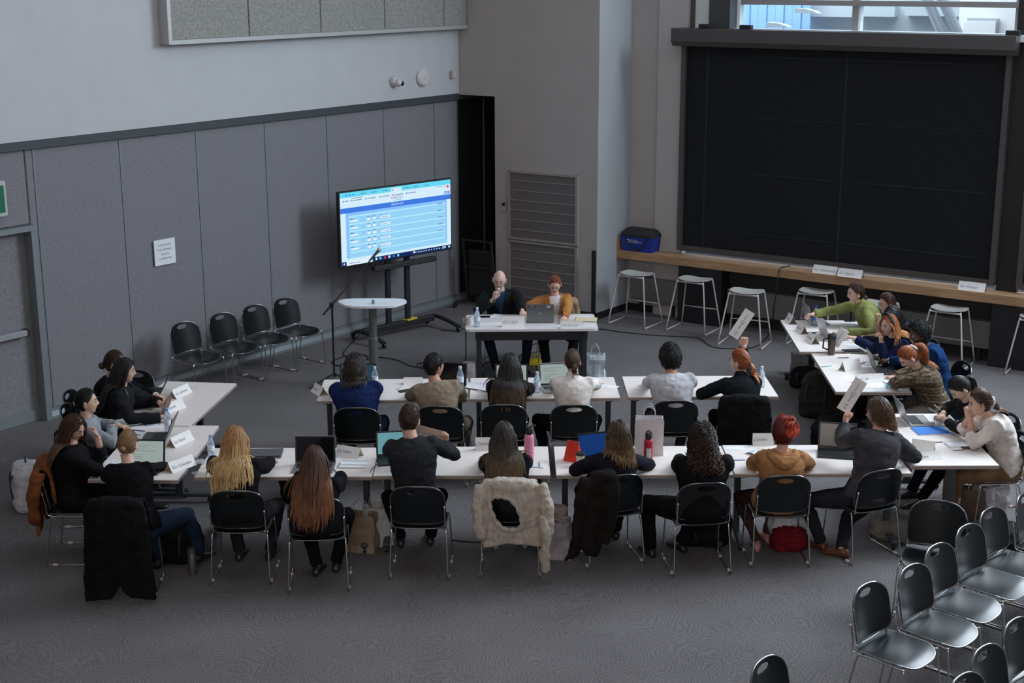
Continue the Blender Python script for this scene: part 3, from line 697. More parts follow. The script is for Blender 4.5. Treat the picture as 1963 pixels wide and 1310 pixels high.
# ------------------------------------------------------------------ people
SK = {'fair': (.62, .37, .28), 'pale': (.70, .45, .37), 'tan': (.48, .27, .18), 'dark': (.13, .065, .04), 'asian': (.60, .39, .28)}
def skin(k): return mat('skin_'+k, SK[k], .5, var=.08, vscale=30, spec=.35)
LIPM = mat('lips', (.38, .13, .11), .4); EYEW = mat('eye_white', (.62, .60, .58), .25); EYED = mat('eye_iris', (.03, .02, .015), .2); BROW = mat('brow_hair', (.07, .035, .02), .8)
def HeadM(yaw, pitch, tilt):     # yaw clockwise deg from local +Y, pitch down, tilt to the right
    return Matrix.Rotation(-R(yaw), 3, 'Z') @ Matrix.Rotation(-R(pitch), 3, 'X') @ Matrix.Rotation(R(tilt), 3, 'Y')
def headpt(d, k=1.0, fem=0):
    x, y, z = d; s = max(0, -z); jw = 1-.30*s**1.4
    X = x*.077*jw*(.95 if fem else 1); Y = y*(.098 if y < 0 else .092); Z = z*.120
    if y < 0 and z < 0: Y *= 1-.40*s
    if y > 0 and s > .45: Y += .010*(s-.45)/.5
    return V((X*k, Y*k, Z*k))
def head_mb(c, H, fem, sc_=1.0, ears=True, brow=True):
    mb = MB(); n, m = 44, 30; rings = []
    for j in range(m+1):
        ph = -pi/2+pi*j/m; cz = max(cos(ph), .02); ring = []
        for i in range(n):
            th = 2*pi*i/n; d = V((cz*sin(th), cz*cos(th), sin(ph))); p = headpt(d, 1, fem); x, y, z = d
            if y > 0:
                g = lambda cx, cz_, sx, sz: math.exp(-((x-cx)/sx)**2-((z-cz_)/sz)**2)
                tip = math.exp(-(x/.13)**2)*(max(0, 1-abs((z+.20)/.16))**.7*.020 + (math.exp(-((z-.0)/.2)**2))*.009)
                p.y += tip
                p.y -= .011*(g(.38, .04, .17, .12)+g(-.38, .04, .17, .12))
                p.y += .004*(g(.35, .22, .25, .09)+g(-.35, .22, .25, .09))
                p.y += .006*g(0, -.47, .2, .06)+.006*g(0, -.55, .2, .05)-.004*g(0, -.51, .3, .02)-.006*g(0, -.66, .3, .07)+.007*g(0, -.85, .3, .15)
                p.x += .004*(1 if x > 0 else -1)*g(.6 if x > 0 else -.6, -.25, .2, .2)
            ring.append(H @ (p*sc_)+c)
        rings.append(ring)
    mb.loft(rings)
    # lips and brows: material on faces
    for k in range(m):
        for i in range(n):
            ph = -pi/2+pi*(k+.5)/m; th = 2*pi*(i+.5)/n; x = cos(ph)*sin(th); z = sin(ph); y = cos(ph)*cos(th)
            if y > 0 and abs(x) < .22 and -.585 < z < -.43: mb.m[k*n+i] = 1
    T = lambda x, y, z: H @ (V((x, y, z))*sc_)+c
    for s in (-1, 1):
        if brow:
            mb.mi = 4; mb.tube([T(s*.014, .096, .027), T(s*.030, .096, .034), T(s*.050, .083, .027)], [.0038, .0046, .0028], 5); mb.tube([T(s*.019, .0875, .008), T(s*.031, .0905, .0125), T(s*.045, .081, .007)], [.0018, .0026, .0018], 5)
        mb.mi = 2; mb.sph(T(s*.031, .0755, .004), .0125*sc_, 10, 7)
        mb.mi = 3; mb.sph(T(s*.031, .0832, .002), .0072*sc_, 8, 6)
        mb.mi = 0
        if ears:
            E = H @ (Matrix.Rotation(-s*.35, 3, 'Z') @ Matrix.Rotation(.15, 3, 'X'))
            mb.sph(T(s*.079, -.008, -.008), (.009, .021, .033), 10, 8, E); mb.sph(T(s*.081, -.010, -.030), (.008, .012, .012), 8, 6, E)
    return mb
def hand_mb(mb, W, d, n, side, curl=35, k=1.0, thumb=35, grip=0):
    d = d.normalized(); n = (n-d*n.dot(d)).normalized(); s = d.cross(n).normalized()*(-1 if side > 0 else 1)
    # s: towards the thumb
    sec = [(-.03, .024, .019), (0, .027, .018), (.03, .037, .017), (.06, .042, .0155), (.088, .041, .013), (.098, .036, .009)]
    rings = []
    for t, a, b in sec: rings.append([W+d*(t*k)+s*(cos(2*pi*i/12)*a*k)+n*(sin(2*pi*i/12)*b*k) for i in range(12)])
    if s.cross(n).dot(d) < 0: rings = [r[::-1] for r in rings]
    mb.loft(rings)
    for i, (off, L_, r_) in enumerate(((.031, .068, .0088), (.0105, .076, .009), (-.0105, .071, .0086), (-.031, .055, .0075))):
        p = W+d*(.085*k)+s*(off*k); ang = 0; pts = [p-d*.02, p]; dirn = d+s*(off*1.6); rr = [r_*k, r_*k]
        for q, f in enumerate((.42, .32, .26)):
            ang += R(curl*(.8 if q == 0 else 1)*(1+.07*i)); v = (dirn.normalized()*cos(ang)+n*sin(ang)).normalized(); p = p+v*(L_*f*k); pts.append(p); rr.append(r_*k*(1-.1*(q+1)))
        pts.append(p+v*.004); rr.append(r_*k*.45); mb.tube(pts, rr, 7)
    p = W+d*(.022*k)+s*(.028*k); a = R(thumb); v1 = (d*cos(a)+s*sin(a)+n*.35).normalized(); v2 = (d*cos(a*.4)+s*sin(a*.3)+n*(.45+grip)).normalized()
    mb.tube([p-v1*.015, p, p+v1*.036*k, p+v1*.036*k+v2*.028*k, p+v1*.036*k+v2*.032*k], [.014*k, .0125*k, .0105*k, .009*k, .004*k], 8)
def ik(S, W, l1, l2, pole):
    d = W-S; L = d.length; mxl = (l1+l2)*.995
    if L > mxl: W = S+d*(mxl/L); d = W-S; L = mxl
    a = (l1*l1-l2*l2+L*L)/(2*L); h = sqrt(max(0, l1*l1-a*a)); u = d.normalized(); p = pole-u*pole.dot(u)
    if p.length < 1e-4: p = u.orthogonal()
    return S+u*a+p.normalized()*h, W
DBG = False
def person(label, pelvis, az, head, yaw=0, pitch=12, tilt=0, twist=0, slouch=.035, fem=1, skin_='fair', L=.70, lean=.10, sidew=.0, top=('sweater', (.02, .02, .025)), legs=(.02, .02, .025), shoes=(.015, .015, .015), hair=None,
           rh=None, lh=None, rp=(.5, -.3, -.8), lp=(-.5, -.3, -.8), rc=30, lc=30, rn=(0, 0, -1), ln=(0, 0, -1), rd=None, ld=None, feet=None, shirt=None, big=1.0, cuffs=None, sleeve=1.0, knees=.45, vneck=False, lapel=None, glasses=None, mask=False, arml=1.0, brow=True, hems=-.10, spread=.10, beard=None, clothcol=None, shoe_k=1.0, hk=1.0, bot_flare=0):
    root = empty('person', V((pelvis[0], pelvis[1], 0)), -R(az), label=label, cat='person')
    Minv = Matrix.Rotation(R(az), 4, 'Z') @ Matrix.Translation((-pelvis[0], -pelvis[1], 0))
    Loc = lambda p: Minv @ V(p)
    P = V((0, -.02, .53)); Ls = L
    # head centre: the point of the viewing ray at spine length from the pelvis
    r = (Minv.to_3x3() @ ray(*head)).normalized(); o = Minv @ CP
    Hc = o+r*((lean-o.y)/r.y) if abs(r.y) > abs(r.x) else o+r*((sidew-o.x)/r.x)
    Ls = (Hc-P).length
    u = (Hc-P).normalized(); L = Ls
    if DBG: print('HEAD', label[:40], 'local', [round(v,2) for v in Hc], 'L', round(Ls, 2))
    rt = Matrix.Rotation(-R(twist), 3, 'Z') @ V((1, 0, 0)); rt = (rt-u*rt.dot(u)).normalized(); fw = u.cross(rt).normalized()
    px_ = V((1, 0, 0)); px_ = (px_-u*px_.dot(u)).normalized()
    al = lambda t: L-(1-t)*.64 if t > .665 else t/.665*(L-.2144)
    q = lambda t: P+u*al(t)-fw*(slouch*sin(pi*min(max(t, 0), 1)*1.05))+(V((0, .0, 0)))
    def basis(t):
        k = min(max(t/.5, 0), 1); x = (px_.lerp(rt, k)).normalized(); y = u.cross(x).normalized(); return x, y
    W_ = (.93 if fem else 1.04)*big; hipk = (1.0 if fem else .95)*big
    def torso(infl, t0=-.09, neck=.80, fl=0.0, neckr=.058):
        secs = [(-.12, .165*hipk, .135), (-.04, .185*hipk, .150), (.06, .185*hipk, .148), (.16, .165*hipk, .132), (.28, .152*W_, .120), (.41, .168*W_, .126), (.53, .186*W_, .130), (.62, .190*W_, .122), (.685, .176*W_, .104), (.735, .130*W_, .084), (.77, .084, .070), (.81, neckr, neckr)]
        rings = []
        for t, a, bb in secs:
            if t < t0-.001 or t > neck: continue
            x, y = basis(t); e = infl*(1 if t < .72 else .5) + (fl*max(0, (.2-t)/.3))
            bb *= (big**.7)
            rings.append([q(t)+x*(cos(2*pi*i/24)*(a+e))+y*(sin(2*pi*i/24)*(bb+e)) for i in range(24)])
        return rings
    sh = .163*W_*(1 if fem else 1.03)
    SR = q(.665)+rt*sh; SL = q(.665)-rt*sh
    la, lf = .285*arml, .25*arml
    def arm(S, tgt, pole, sd):
        if tgt is None: Wt = S+V((sd*.10, .28, -.30)); Wt.z = max(Wt.z, .60)
        else: Wt = Loc(tgt)
        pv = V(pole).normalized(); lim = .775 if (tgt is not None and Wt.z < .95) else -1
        for it in range(9):
            E_, W2 = ik(S, Wt, la, lf, pv)
            if E_.z >= lim or E_.y < -.02: break
            pv = (pv+V((sd*.22, -.12, .22))).normalized()
        return E_, W2
    ER, WR = arm(SR, rh, rp, 1); EL, WL = arm(SL, lh, lp, -1)
    # legs
    hips = [P+V((s*.088, .02, -.01)) for s in (-1, 1)]; ft = feet or [(-.13, knees+.0, .07), (.13, knees+.02, .07)]
    kn = []; an = []
    for h, f, s in zip(hips, ft, (-1, 1)):
        k_, a_ = ik(h, V(f), .43, .42, V((s*spread*3, .45, 1.0))); kn.append(k_); an.append(a_)
    # --- body
    mb = MB(); mb.loft(torso(-.012))
    for S, E_, Wt, s in ((SR, ER, WR, 1), (SL, EL, WL, -1)): mb.tube([q(.63)+rt*s*.05, S, S.lerp(E_, .5), E_, E_.lerp(Wt, .35), Wt, Wt+(Wt-E_).normalized()*.01], [.05, .05, .044, .037, .037, .0255, .025], 12)
    for h, k_, a_ in zip(hips, kn, an): mb.tube([h-V((0, .05, 0)), h, h.lerp(k_, .5), k_, k_.lerp(a_, .4), a_, a_-V((0, 0, .02))], [.07, .08, .07, .052, .048, .032, .03], 12)
    me = remesh(mb, 'body', [skin(skin_)], .017, 2)
    det = MB(); H = HeadM(yaw, pitch, tilt); hs = (.97 if fem else 1.03)*hk
    det.join(head_mb(Hc, H, fem, hs, ears=True, brow=brow))
    det.mi = 0
    nb = q(.72); nk = H @ V((0, -.018, -.075))*hs+Hc
    det.tube([nb, nb.lerp(nk, .4), nb.lerp(nk, .75), nk], [.06, .050, .049, .052] if fem else [.068, .059, .057, .058], 14)
    for Wt, E_, nn, dd_, s, cu in ((WR, ER, rn, rd, 1, rc), (WL, EL, ln, ld, -1, lc)):
        fd = (Wt-E_).normalized(); dv = (Minv.to_3x3() @ V(dd_)).normalized() if dd_ is not None else V((fd.x, fd.y, fd.z*.4))
        nv = Minv.to_3x3() @ V(nn); hand_mb(det, Wt, dv, nv, s, cu, .94 if fem else 1.04)
        det.tube([E_.lerp(Wt, .5), Wt, Wt+dv.normalized()*.02], [.034, .0255, .023], 10)
    bm_ = bmesh.new(); bm_.from_mesh(me); n0 = len(bm_.faces)
    dm = det.mesh('d', [skin(skin_), LIPM, EYEW, EYED, BROW], True); bm_.from_mesh(dm); bm_.to_mesh(me); bm_.free(); bpy.data.meshes.remove(dm)
    for mm in (LIPM, EYEW, EYED, BROW): me.materials.append(mm)
    me.polygons.foreach_set('use_smooth', [True]*len(me.polygons)); me.update()
    link(me, 'body', root)
    # --- trousers
    mb = MB(); tr = torso(.0, -.12, .12); mb.loft(tr)
    rk = big**.8
    for h, k_, a_ in zip(hips, kn, an):
        mb.tube([h-V((0, .10, -.0)), h, h.lerp(k_, .5), k_, k_+(a_-k_)*.3, k_+(a_-k_)*.75, a_+(a_-k_).normalized()*-.0], [x*rk for x in (.10, .108, .088, .068, .062, .052+bot_flare, .052+bot_flare)], 14)
    tm = cloth('trousers_%.3f_%.3f_%.3f' % legs, legs)
    link(remesh(mb, 'trousers', [tm], .015, 3, .006), 'trousers', root)
    # --- shoes
    for a_, k_ in zip(an, kn):
        mb = MB(); fd = V((a_.x-k_.x*.6, max(.3, a_.y-k_.y+.35), 0)).normalized(); sd = V((fd.y, -fd.x, 0)); base = V((a_.x, a_.y, max(a_.z-.07, 0)))
        rings = []
        for t, wv, hv in ((-.075, .018, .03), (-.06, .032, .075), (-.01, .036, .085), (.05, .040, .062), (.11, .046, .045), (.16, .040, .035), (.185, .020, .022)):
            rings.append([base+fd*(t*shoe_k)+sd*(cos(2*pi*i/14)*wv)+V((0, 0, max(.0, hv/2+sin(2*pi*i/14)*hv/2+.002))) for i in range(14)])
        mb.loft([r_[::-1] for r_ in rings]); mb.build('shoe', mat('shoe_%.3f_%.3f' % shoes[:2], shoes, .35), root, smooth=60)
    # --- tops
    kind, tc = top[0], top[1]; pat = top[2] if len(top) > 2 else None
    tmat = pat if pat else cloth('%s_%.3f_%.3f_%.3f' % (kind, *tc), tc, rough=.85)
    infl, ar, vox, wr_ = {'blazer': (.020, .010, .0125, .010), 'sweater': (.016, .010, .0125, .007), 'turtleneck': (.016, .009, .0125, .006), 'shirt': (.012, .006, .012, .011), 'coat': (.034, .018, .014, .010), 'tee': (.008, .002, .012, .004)}[kind]
    mb = MB(); mb.loft(torso(infl, hems, .78 if kind != 'turtleneck' else .77, fl=.02 if kind in ('blazer', 'coat') else .0))
    if kind == 'turtleneck':
        n1 = nb.lerp(nk, .72); mb.tube([nb-u*.03, nb, nb.lerp(nk, .45), n1], [.075, .068, .062, .060], 16)
    for S, E_, Wt, s in ((SR, ER, WR, 1), (SL, EL, WL, -1)):
        We = E_.lerp(Wt, sleeve) if sleeve > 0 else S.lerp(E_, 1+sleeve)
        if sleeve > 0: pts = [q(.63)+rt*s*.06, S+V((0, 0, .0)), S.lerp(E_, .45), E_, E_.lerp(We, .5), We]; rr = [.066, .064*W_**.5, .058, .050, .045, .040]
        else: pts = [q(.63)+rt*s*.06, S, S.lerp(We, .5), We]; rr = [.062, .058, .054, .052]
        mb.tube(pts, [x*(big**.8)+ar for x in rr], 14)
    def cutf(pnt):
        if not vneck: return False
        rel = pnt-q(.30); t = rel.dot(u)/L+.30; lat = abs((pnt-q(t)).dot(rt)); fr = (pnt-q(t)).dot(fw)
        return fr > .02 and t > .26 and lat < (t-.24)*.145
    link(remesh(mb, kind, [tmat], vox, 5, wr_, cut=cutf if vneck else None), {'blazer': 'blazer', 'coat': 'coat', 'tee': 'top', 'turtleneck': 'sweater'}.get(kind, kind), root)
    if shirt or vneck:
        scol = shirt or (.6, .6, .6); sm_ = cloth('inner_shirt_%.2f_%.2f_%.2f' % scol, scol, .06, .2)
        mb = MB(); mb.loft(torso(infl-.010, 0, .78)); link(remesh(mb, 'shirt', [sm_], .014, 3), 'shirt', root)
        # collar
        mb = MB(); pts = []
        for s in (-1, 1):
            mb.tube([nb-fw*.056+u*.02+rt*s*.01, nb+rt*s*.062+u*.018, nb+rt*s*.034+fw*.066-u*.012, nb+rt*s*.012+fw*.082-u*.030, nb+rt*s*.040+fw*.086-u*.062], [.013, .015, .016, .018, .004], 6, flat=.35, up=u)
        mb.build('shirt_collar', sm_, root, smooth=60)
        if vneck:
            mb = MB(); 
            for s in (-1, 1):
                g = lambda t, lt, fo: q(t)+rt*(s*lt)+fw*fo
                mb.tube([g(.76, .05, -.05), g(.76, .076, .0), g(.725, .074, .074), g(.63, .068, .135*big**.7), g(.50, .045, .154*big**.7), g(.36, .024, .150*big**.7), g(.27, .006, .145*big**.7)], [.012, .020, .030, .040, .036, .026, .010], 6, flat=.22, up=fw)
            mb.build('lapel', tmat, root, smooth=60)
    elif kind in ('blazer', 'coat', 'shirt'):
        mb = MB(); mb.tube([nb+rt*.075+fw*.04-u*.02, nb+rt*.076-u*.005, nb-fw*.070+u*.008, nb-rt*.076-u*.005, nb-rt*.075+fw*.04-u*.02], [.010, .018, .021, .018, .010], 8, flat=.5, up=u)
        mb.build('collar', tmat, root, smooth=60)
        if shirt is None and cuffs:
            mb = MB(); mb.tube([nb+rt*.05+fw*.04, nb-fw*.060+u*.022, nb-rt*.05+fw*.04], [.006, .012, .006], 6, flat=.5, up=u); mb.build('shirt_collar', cloth('cuff_white', (.7, .7, .7), .05, .1), root, smooth=60)
    if cuffs:
        for E_, Wt in ((ER, WR), (EL, WL)):
            d_ = (Wt-E_).normalized(); We = E_.lerp(Wt, sleeve); MB().tube([We-d_*.02, We+d_*.02], [.036, .034], 12).build('shirt_cuff', cloth('cuff_white', (.7, .7, .7), .05, .1), root, smooth=60)
    if kind == 'coat' and top[3:] == ('hood',):
        mb = MB(); pts = [q(.75)+rt*.095+fw*.05-u*.02, q(.755)+rt*.110-fw*.01-u*.01, q(.72)+rt*.08-fw*.105, q(.65)-fw*.150, q(.72)-rt*.08-fw*.105, q(.755)-rt*.110-fw*.01-u*.01, q(.75)-rt*.095+fw*.05-u*.02]
        mb.tube(smooth_path(pts, 4), [.025+.020*sin(pi*i/24) for i in range(25)], 10); mb.sph(q(.66)-fw*.12, (.095, .045, .07), 14, 10)
        link(remesh(mb, 'hood', [tmat], .012, 4, .006), 'hood', root)
    T = lambda x, y, z: H @ (V((x, y, z))*hs)+Hc
    if glasses:
        gm = mat('glasses_metal', (.10, .10, .11), .3, .6); mb = MB()
        for s in (-1, 1):
            mb.tube([T(s*.031+.019*cos(2*pi*i/16), .100, .002+.014*sin(2*pi*i/16)) for i in range(16)], .0012, 5, closed=True)
            mb.tube([T(s*.050, .098, .005), T(s*.076, .06, .006), T(s*.082, -.01, .0)], .0013, 5)
        mb.tube([T(-.012, .101, .004), T(0, .104, .006), T(.012, .101, .004)], .0012, 5); mb.build('glasses', gm, root)
    if mask:
        mb = MB(); MM = mat('mask_white', (.62, .72, .80), .8)
        for s in (-1, 1): mb.tube([T(s*.060, .075, .03), T(s*.079, .02, .006), T(s*.084, -.022, -.020)], .0024, 5)
        mb.build('mask_strap', MM, root)
    if beard:
        mb = MB(); n = 20
        for j, z in enumerate((-.42, -.60, -.80)): pass
        rings = []
        for z in (-.98, -.85, -.65, -.45, -.36):
            ring = []
            for i in range(n+1):
                th = -1.6+3.2*i/n; cz = sqrt(max(0, 1-z*z)); d = V((cz*sin(th), cz*cos(th), z)); p = headpt(d, 1.05, fem); 
                if abs(th) < .5 and z > -.66: p = headpt(d, .93)
                ring.append(H @ (p*hs)+Hc)
            rings.append(ring)
        vs = [p for r_ in rings for p in r_]; fs = [(j*(n+1)+i, j*(n+1)+i+1, (j+1)*(n+1)+i+1, (j+1)*(n+1)+i) for j in range(4) for i in range(n)]
        mb.add(vs, fs); mb.build('beard', mat('beard_hair', beard, .8, bump=.6, bscale=200), root, smooth=True)
    frame = dict(root=root, Hc=Hc, H=H, hs=hs, q=q, rt=rt, fw=fw, u=u, SR=SR, SL=SL, L=L, Minv=Minv, T=T, WR=WR, WL=WL, W_=W_, nb=nb)
    if hair: make_hair(frame, fem, **hair)
    return frame

def make_hair(fr, fem, style, root, tip=None, length=.3, wave=0.0, curl=0.0, n=230, tie=(0, -.8, .25), tail=.25, thick=.0075, part=0.0, vol=1.0, front=.68, shade=(.55, 1.25), seed=1, fall=1.0, messy=.0, tiecol=(.02, .02, .02), scrunchie=False, headband=None, tailn=60, ombre=.5, side=0, down=0, hole=False, tailfwd=0.0, out0=1.1, bunr=.034, capk=1.055, wavef=1.0):
    rnd = random.Random(seed*77+5); tip = tip or root
    H, Hc, hs = fr['H'], fr['Hc'], fr['hs']; Hi = H.transposed(); q = fr['q']
    k0 = capk*vol; n = int(n*1.55); tailn = int(tailn*1.5); thick *= .64
    def inhead(p, k):
        x = Hi @ (p-Hc)/hs; rx, ry, rz = .077*k, (.098 if x.y < 0 else .094)*k, .120*k
        if x.z < 0: sz = min(1, -x.z/.12); rx *= 1-.25*sz; ry *= 1-.3*sz if x.y < 0 else 1
        e = sqrt((x.x/rx)**2+(x.y/ry)**2+(x.z/rz)**2); return e, x
    caps = [(q(.70), q(.80), .062), (fr['SR'], q(.66), .094*fr['W_']), (fr['SL'], q(.66), .094*fr['W_']), (q(.20), q(.62), .150*fr['W_'])]
    fw = fr['fw']; rt = fr['rt']
    def coll(p, k):
        e, x = inhead(p, k)
        if e < 1: x = x/max(e, .2); p = H @ (x*hs)+Hc
        for i, (a, b, r_) in enumerate(caps):
            ab = b-a; t = max(0, min(1, (p-a).dot(ab)/ab.dot(ab))); c = a+ab*t; d = p-c
            if i == 3:
                f_ = d.dot(fw); l_ = d.dot(rt); v_ = d.dot(fr['u']); rx_ = .212*fr['W_']; ry_ = .168; e_ = sqrt((l_/rx_)**2+(f_/ry_)**2+(v_/.14)**2)
                if 1e-4 < e_ < 1: p = c+rt*(l_/e_)+fw*(f_/e_)+fr['u']*(v_/e_)
            elif 1e-6 < d.length < r_: p = c+d.normalized()*r_
        return p
    hm = hairmat('hair_%.3f_%.3f_%.3f_%.3f_%.3f' % (*root, *tip[:2]), root, tip)
    mb = MB(); cols = []
    def strand(pts, r0, r1, sh, m0=0.0, m1=1.0, flat=.6, sides=3):
        N = len(pts); b0 = len(mb.v)
        rr = [(r0+(r1-r0)*(i/(N-1))**1.6) for i in range(N)]; rr[-1] *= .35
        mb.tube(pts, rr, sides, cap=False, flat=flat)
        for i in range(N):
            t = i/(N-1); a = m0+(m1-m0)*max(0, (t-(1-ombre))/max(ombre, .01)); cols.extend([(a, sh)]*sides)
    def region(d):
        if d.z < -.60: return False
        if d.z < -.12 and d.y > -.22: return False
        if style in ('short', 'afro') and d.z < -.62: return False
        if style == 'short' and d.z < -.15 and d.y > -.35: return False
        if style == 'bald': return -.35 < d.z < .12 and d.y < .05
        lim = .62-front
        return d.z*.75-d.y*.9 > -.22-lim
    # skull cap
    n_, m_ = 36, 24; base = []; fs = []
    for j in range(m_+1):
        ph = -pi/2+pi*j/m_; cz = cos(ph)
        for i in range(n_):
            th = 2*pi*i/n_; d = V((cz*sin(th), cz*cos(th), sin(ph))); kk = k0 if style not in ('afro',) else k0*(1.13+.04*NZ.noise(d*9))
            if style == 'bald': kk = 1.012
            p = headpt(d, kk+.010*NZ.noise(d*4+V((seed, 0, 0))), fem); base.append(H @ (p*hs)+Hc)
    for j in range(m_):
        for i in range(n_):
            ph = -pi/2+pi*(j+.5)/m_; th = 2*pi*(i+.5)/n_; d = V((cos(ph)*sin(th), cos(ph)*cos(th), sin(ph)))
            if region(d): fs.append((j*n_+i, j*n_+(i+1) % n_, (j+1)*n_+(i+1) % n_, (j+1)*n_+i))
    mb.add(base, fs); cols += [(0, .55+.1*rnd.random()) for _ in base]
    dirs = []; g = (1+5**.5)/2; M = int(n*1.9)
    for i in range(M):
        z = 1-2*(i+.5)/M; a = 2*pi*i/g; d = V((sqrt(1-z*z)*cos(a), sqrt(1-z*z)*sin(a), z))+V((rnd.uniform(-.05, .05), rnd.uniform(-.05, .05), rnd.uniform(-.05, .05)))
        d.normalize()
        if region(d): dirs.append(d)
    tieD = V(tie).normalized(); tieP = H @ (headpt(tieD, k0*1.12, fem)*hs)+Hc
    for d in dirs:
        sh = rnd.uniform(*shade); lift = k0*(1+rnd.uniform(0, .05))
        p = H @ (headpt(d, lift, fem)*hs)+Hc
        if style == 'bald': 
            continue
        if style in ('short',):
            cr = V((0.05, -.25, .95)); tg = (d-cr*d.dot(cr)); tg = tg.normalized() if tg.length > .05 else V((rnd.uniform(-1, 1), rnd.uniform(-1, 1), 0)).normalized()
            if side: tg = (tg*.6+V((side, .15, 0))*max(0, d.z)).normalized()
            pts = []; dd = d.copy()
            for k in range(6): pts.append(H @ (headpt(dd.normalized(), lift*(1+.035*k*messy+(.012*k if k < 3 else .03-.006*k)), fem)*hs)+Hc); dd = (dd.normalized()+tg*(length/6/.1)+V((rnd.uniform(-1, 1), rnd.uniform(-1, 1), rnd.uniform(-1, 1)))*.016*(1+messy*2)); 
            strand(pts, thick, thick*.5, sh); continue
        if style == 'afro':
            nn = H @ d; a = nn.orthogonal().normalized(); b = nn.cross(a); ph0 = rnd.random()*6.3; pts = []
            for k in range(7):
                t = k/6; pts.append(Hc+H @ (headpt(d, k0*1.10, fem)*hs)+nn*(t*length)+(a*cos(ph0+t*7)+b*sin(ph0+t*7))*.012)
            strand(pts, thick*1.3, thick*.9, sh); continue
        if style in ('pony', 'bun'):
            pts = []
            ax = d.cross(tieD); ang = d.angle(tieD)
            if ang > 3.0: continue
            for k in range(8):
                t = k/7; a = ang*t; dd = (Matrix.Rotation(a, 3, ax.normalized()) @ d) if ax.length > 1e-3 else d
                bul = lift*(1+.03*sin(pi*t)); pts.append(H @ (headpt(dd, bul*(1+.06*t**4), fem)*hs)+Hc)
            strand(pts, thick*(1.1), thick*.8, sh, 0, .15); continue
        # loose hair
        sx = 1 if d.x > part else -1
        latk = max(0, min(1, (d.y+.55)/.6)); vel = H @ V((sx*(.55 if d.z > .2 else .15)*latk+d.x*.3*(1-latk), -.55 if d.y < .4 else -.35, -.2)); pts = [p.copy()]; st = length/14; ph0 = rnd.random()*6.3; ln = rnd.uniform(.82, 1.04); kx = lift*(1+.0*rnd.random())
        for k in range(14):
            vel = vel*.62+V((0, 0, -1))*.55*fall+(H @ V((sx*.05*latk, -.16, 0)))
            np_ = p+vel.normalized()*st*ln; np_ = coll(np_, kx*1.005)
            x = Hi @ (np_-Hc)/hs
            if x.y > .03 and x.z < .045 and abs(x.x) < .085: x.x = sx*.088; x.y = min(x.y, .05); np_ = H @ (x*hs)+Hc
            vel = (np_-p).normalized(); p = np_; pts.append(p.copy())
        if wave or curl:
            o2 = []
            for k, pt in enumerate(pts):
                t = k/14; tv = (pts[min(k+1, 14)]-pts[max(k-1, 0)]).normalized(); a = tv.orthogonal().normalized(); b = tv.cross(a); am = (wave+curl)*min(1, t*2.2)
                if curl: o2.append(pt+(a*cos(ph0+k*1.9*wavef)+b*sin(ph0+k*1.9*wavef))*am)
                else: o2.append(pt+(a*sin(ph0*.25+k*1.0*wavef)+b*.5*sin(ph0*.3+k*.8*wavef))*am)
            pts = o2
            if curl: pts = smooth_path(pts, 2)
        strand(pts, thick*1.15, thick*.6, sh)
    if style == 'pony':
        for i in range(tailn):
            a = 2*pi*i/g; rr_ = .014*sqrt((i+.5)/tailn); out = (tieP-Hc).normalized(); s1 = out.orthogonal().normalized(); s2 = out.cross(s1)
            p = tieP+(s1*cos(a)+s2*sin(a))*rr_-out*.012; vel = out*out0+(s1*cos(a)+s2*sin(a))*.30+fw*(-.1)+rt*side*.3; pts = [p.copy()]; ph0 = rnd.random()*6; ln = rnd.uniform(.75, 1.05)*tail/11
            for k in range(11):
                vel = vel*.70+V((0, 0, -1))*(.42 if k > 0 else .2)+fw*tailfwd; np_ = coll(p+vel.normalized()*ln, k0*1.05); vel = (np_-p).normalized()*1.0; p = np_
                am = wave*min(1, k/4); pts.append(p+V((sin(ph0*.3+k*.9), cos(ph0*.3+k*.8), 0))*am+(V((cos(ph0+k*2), sin(ph0+k*2), 0))*curl if curl else V((0, 0, 0))))
            strand(pts, thick*1.2, thick*.5, rnd.uniform(*shade), .1, 1)
    if style == 'bun':
        out = (tieP-Hc).normalized(); s1 = out.orthogonal().normalized(); s2 = out.cross(s1); c = tieP+out*bunr*.55
        for i in range(9):
            rr_ = bunr*(.45+.08*i*.6); off = rnd.uniform(-.5, .6)*bunr; pts = [c+out*(off+.010*sin(3*a+i))+(s1*cos(a+i)+s2*sin(a+i))*(rr_*(1-abs(off)/bunr*.4)) for a in [2*pi*k/16 for k in range(17)]]
            strand(pts, bunr*.30, bunr*.30, rnd.uniform(*shade), 0, .3, flat=.9, sides=6)
        for i in range(10): 
            a = rnd.random()*6.3; p = tieP+(s1*cos(a)+s2*sin(a))*bunr; strand([p, p+(s1*cos(a)+s2*sin(a))*.02-V((0, 0, .01)), p+(s1*cos(a)+s2*sin(a))*.02-V((0, 0, .035))], .003, .001, 1.0)
    me = mb.mesh('hair', [hm], True)
    at_ = me.color_attributes.new('shade', 'FLOAT_COLOR', 'POINT')
    flat_ = []
    for a, s in cols: flat_ += [max(0, min(1, a)), s, 0, 1]
    at_.data.foreach_set('color', flat_)
    h = link(me, 'hair', fr['root'])
    if style == 'pony':
        out = (tieP-Hc).normalized(); s1 = out.orthogonal().normalized(); s2 = out.cross(s1); rr_ = .030 if scrunchie else .018
        N = 28; MB().tube([tieP+(s1*cos(2*pi*i/N)+s2*sin(2*pi*i/N))*(rr_+(.004*(i % 2) if scrunchie else 0)) for i in range(N)], [.013+.004*((i*5) % 3)/2 if scrunchie else .006 for i in range(N)], 7, closed=True).build('scrunchie' if scrunchie else 'hair_tie', mat('tie_%.2f_%.2f' % tuple(tiecol[:2]), tiecol, .7), fr['root'], smooth=True)
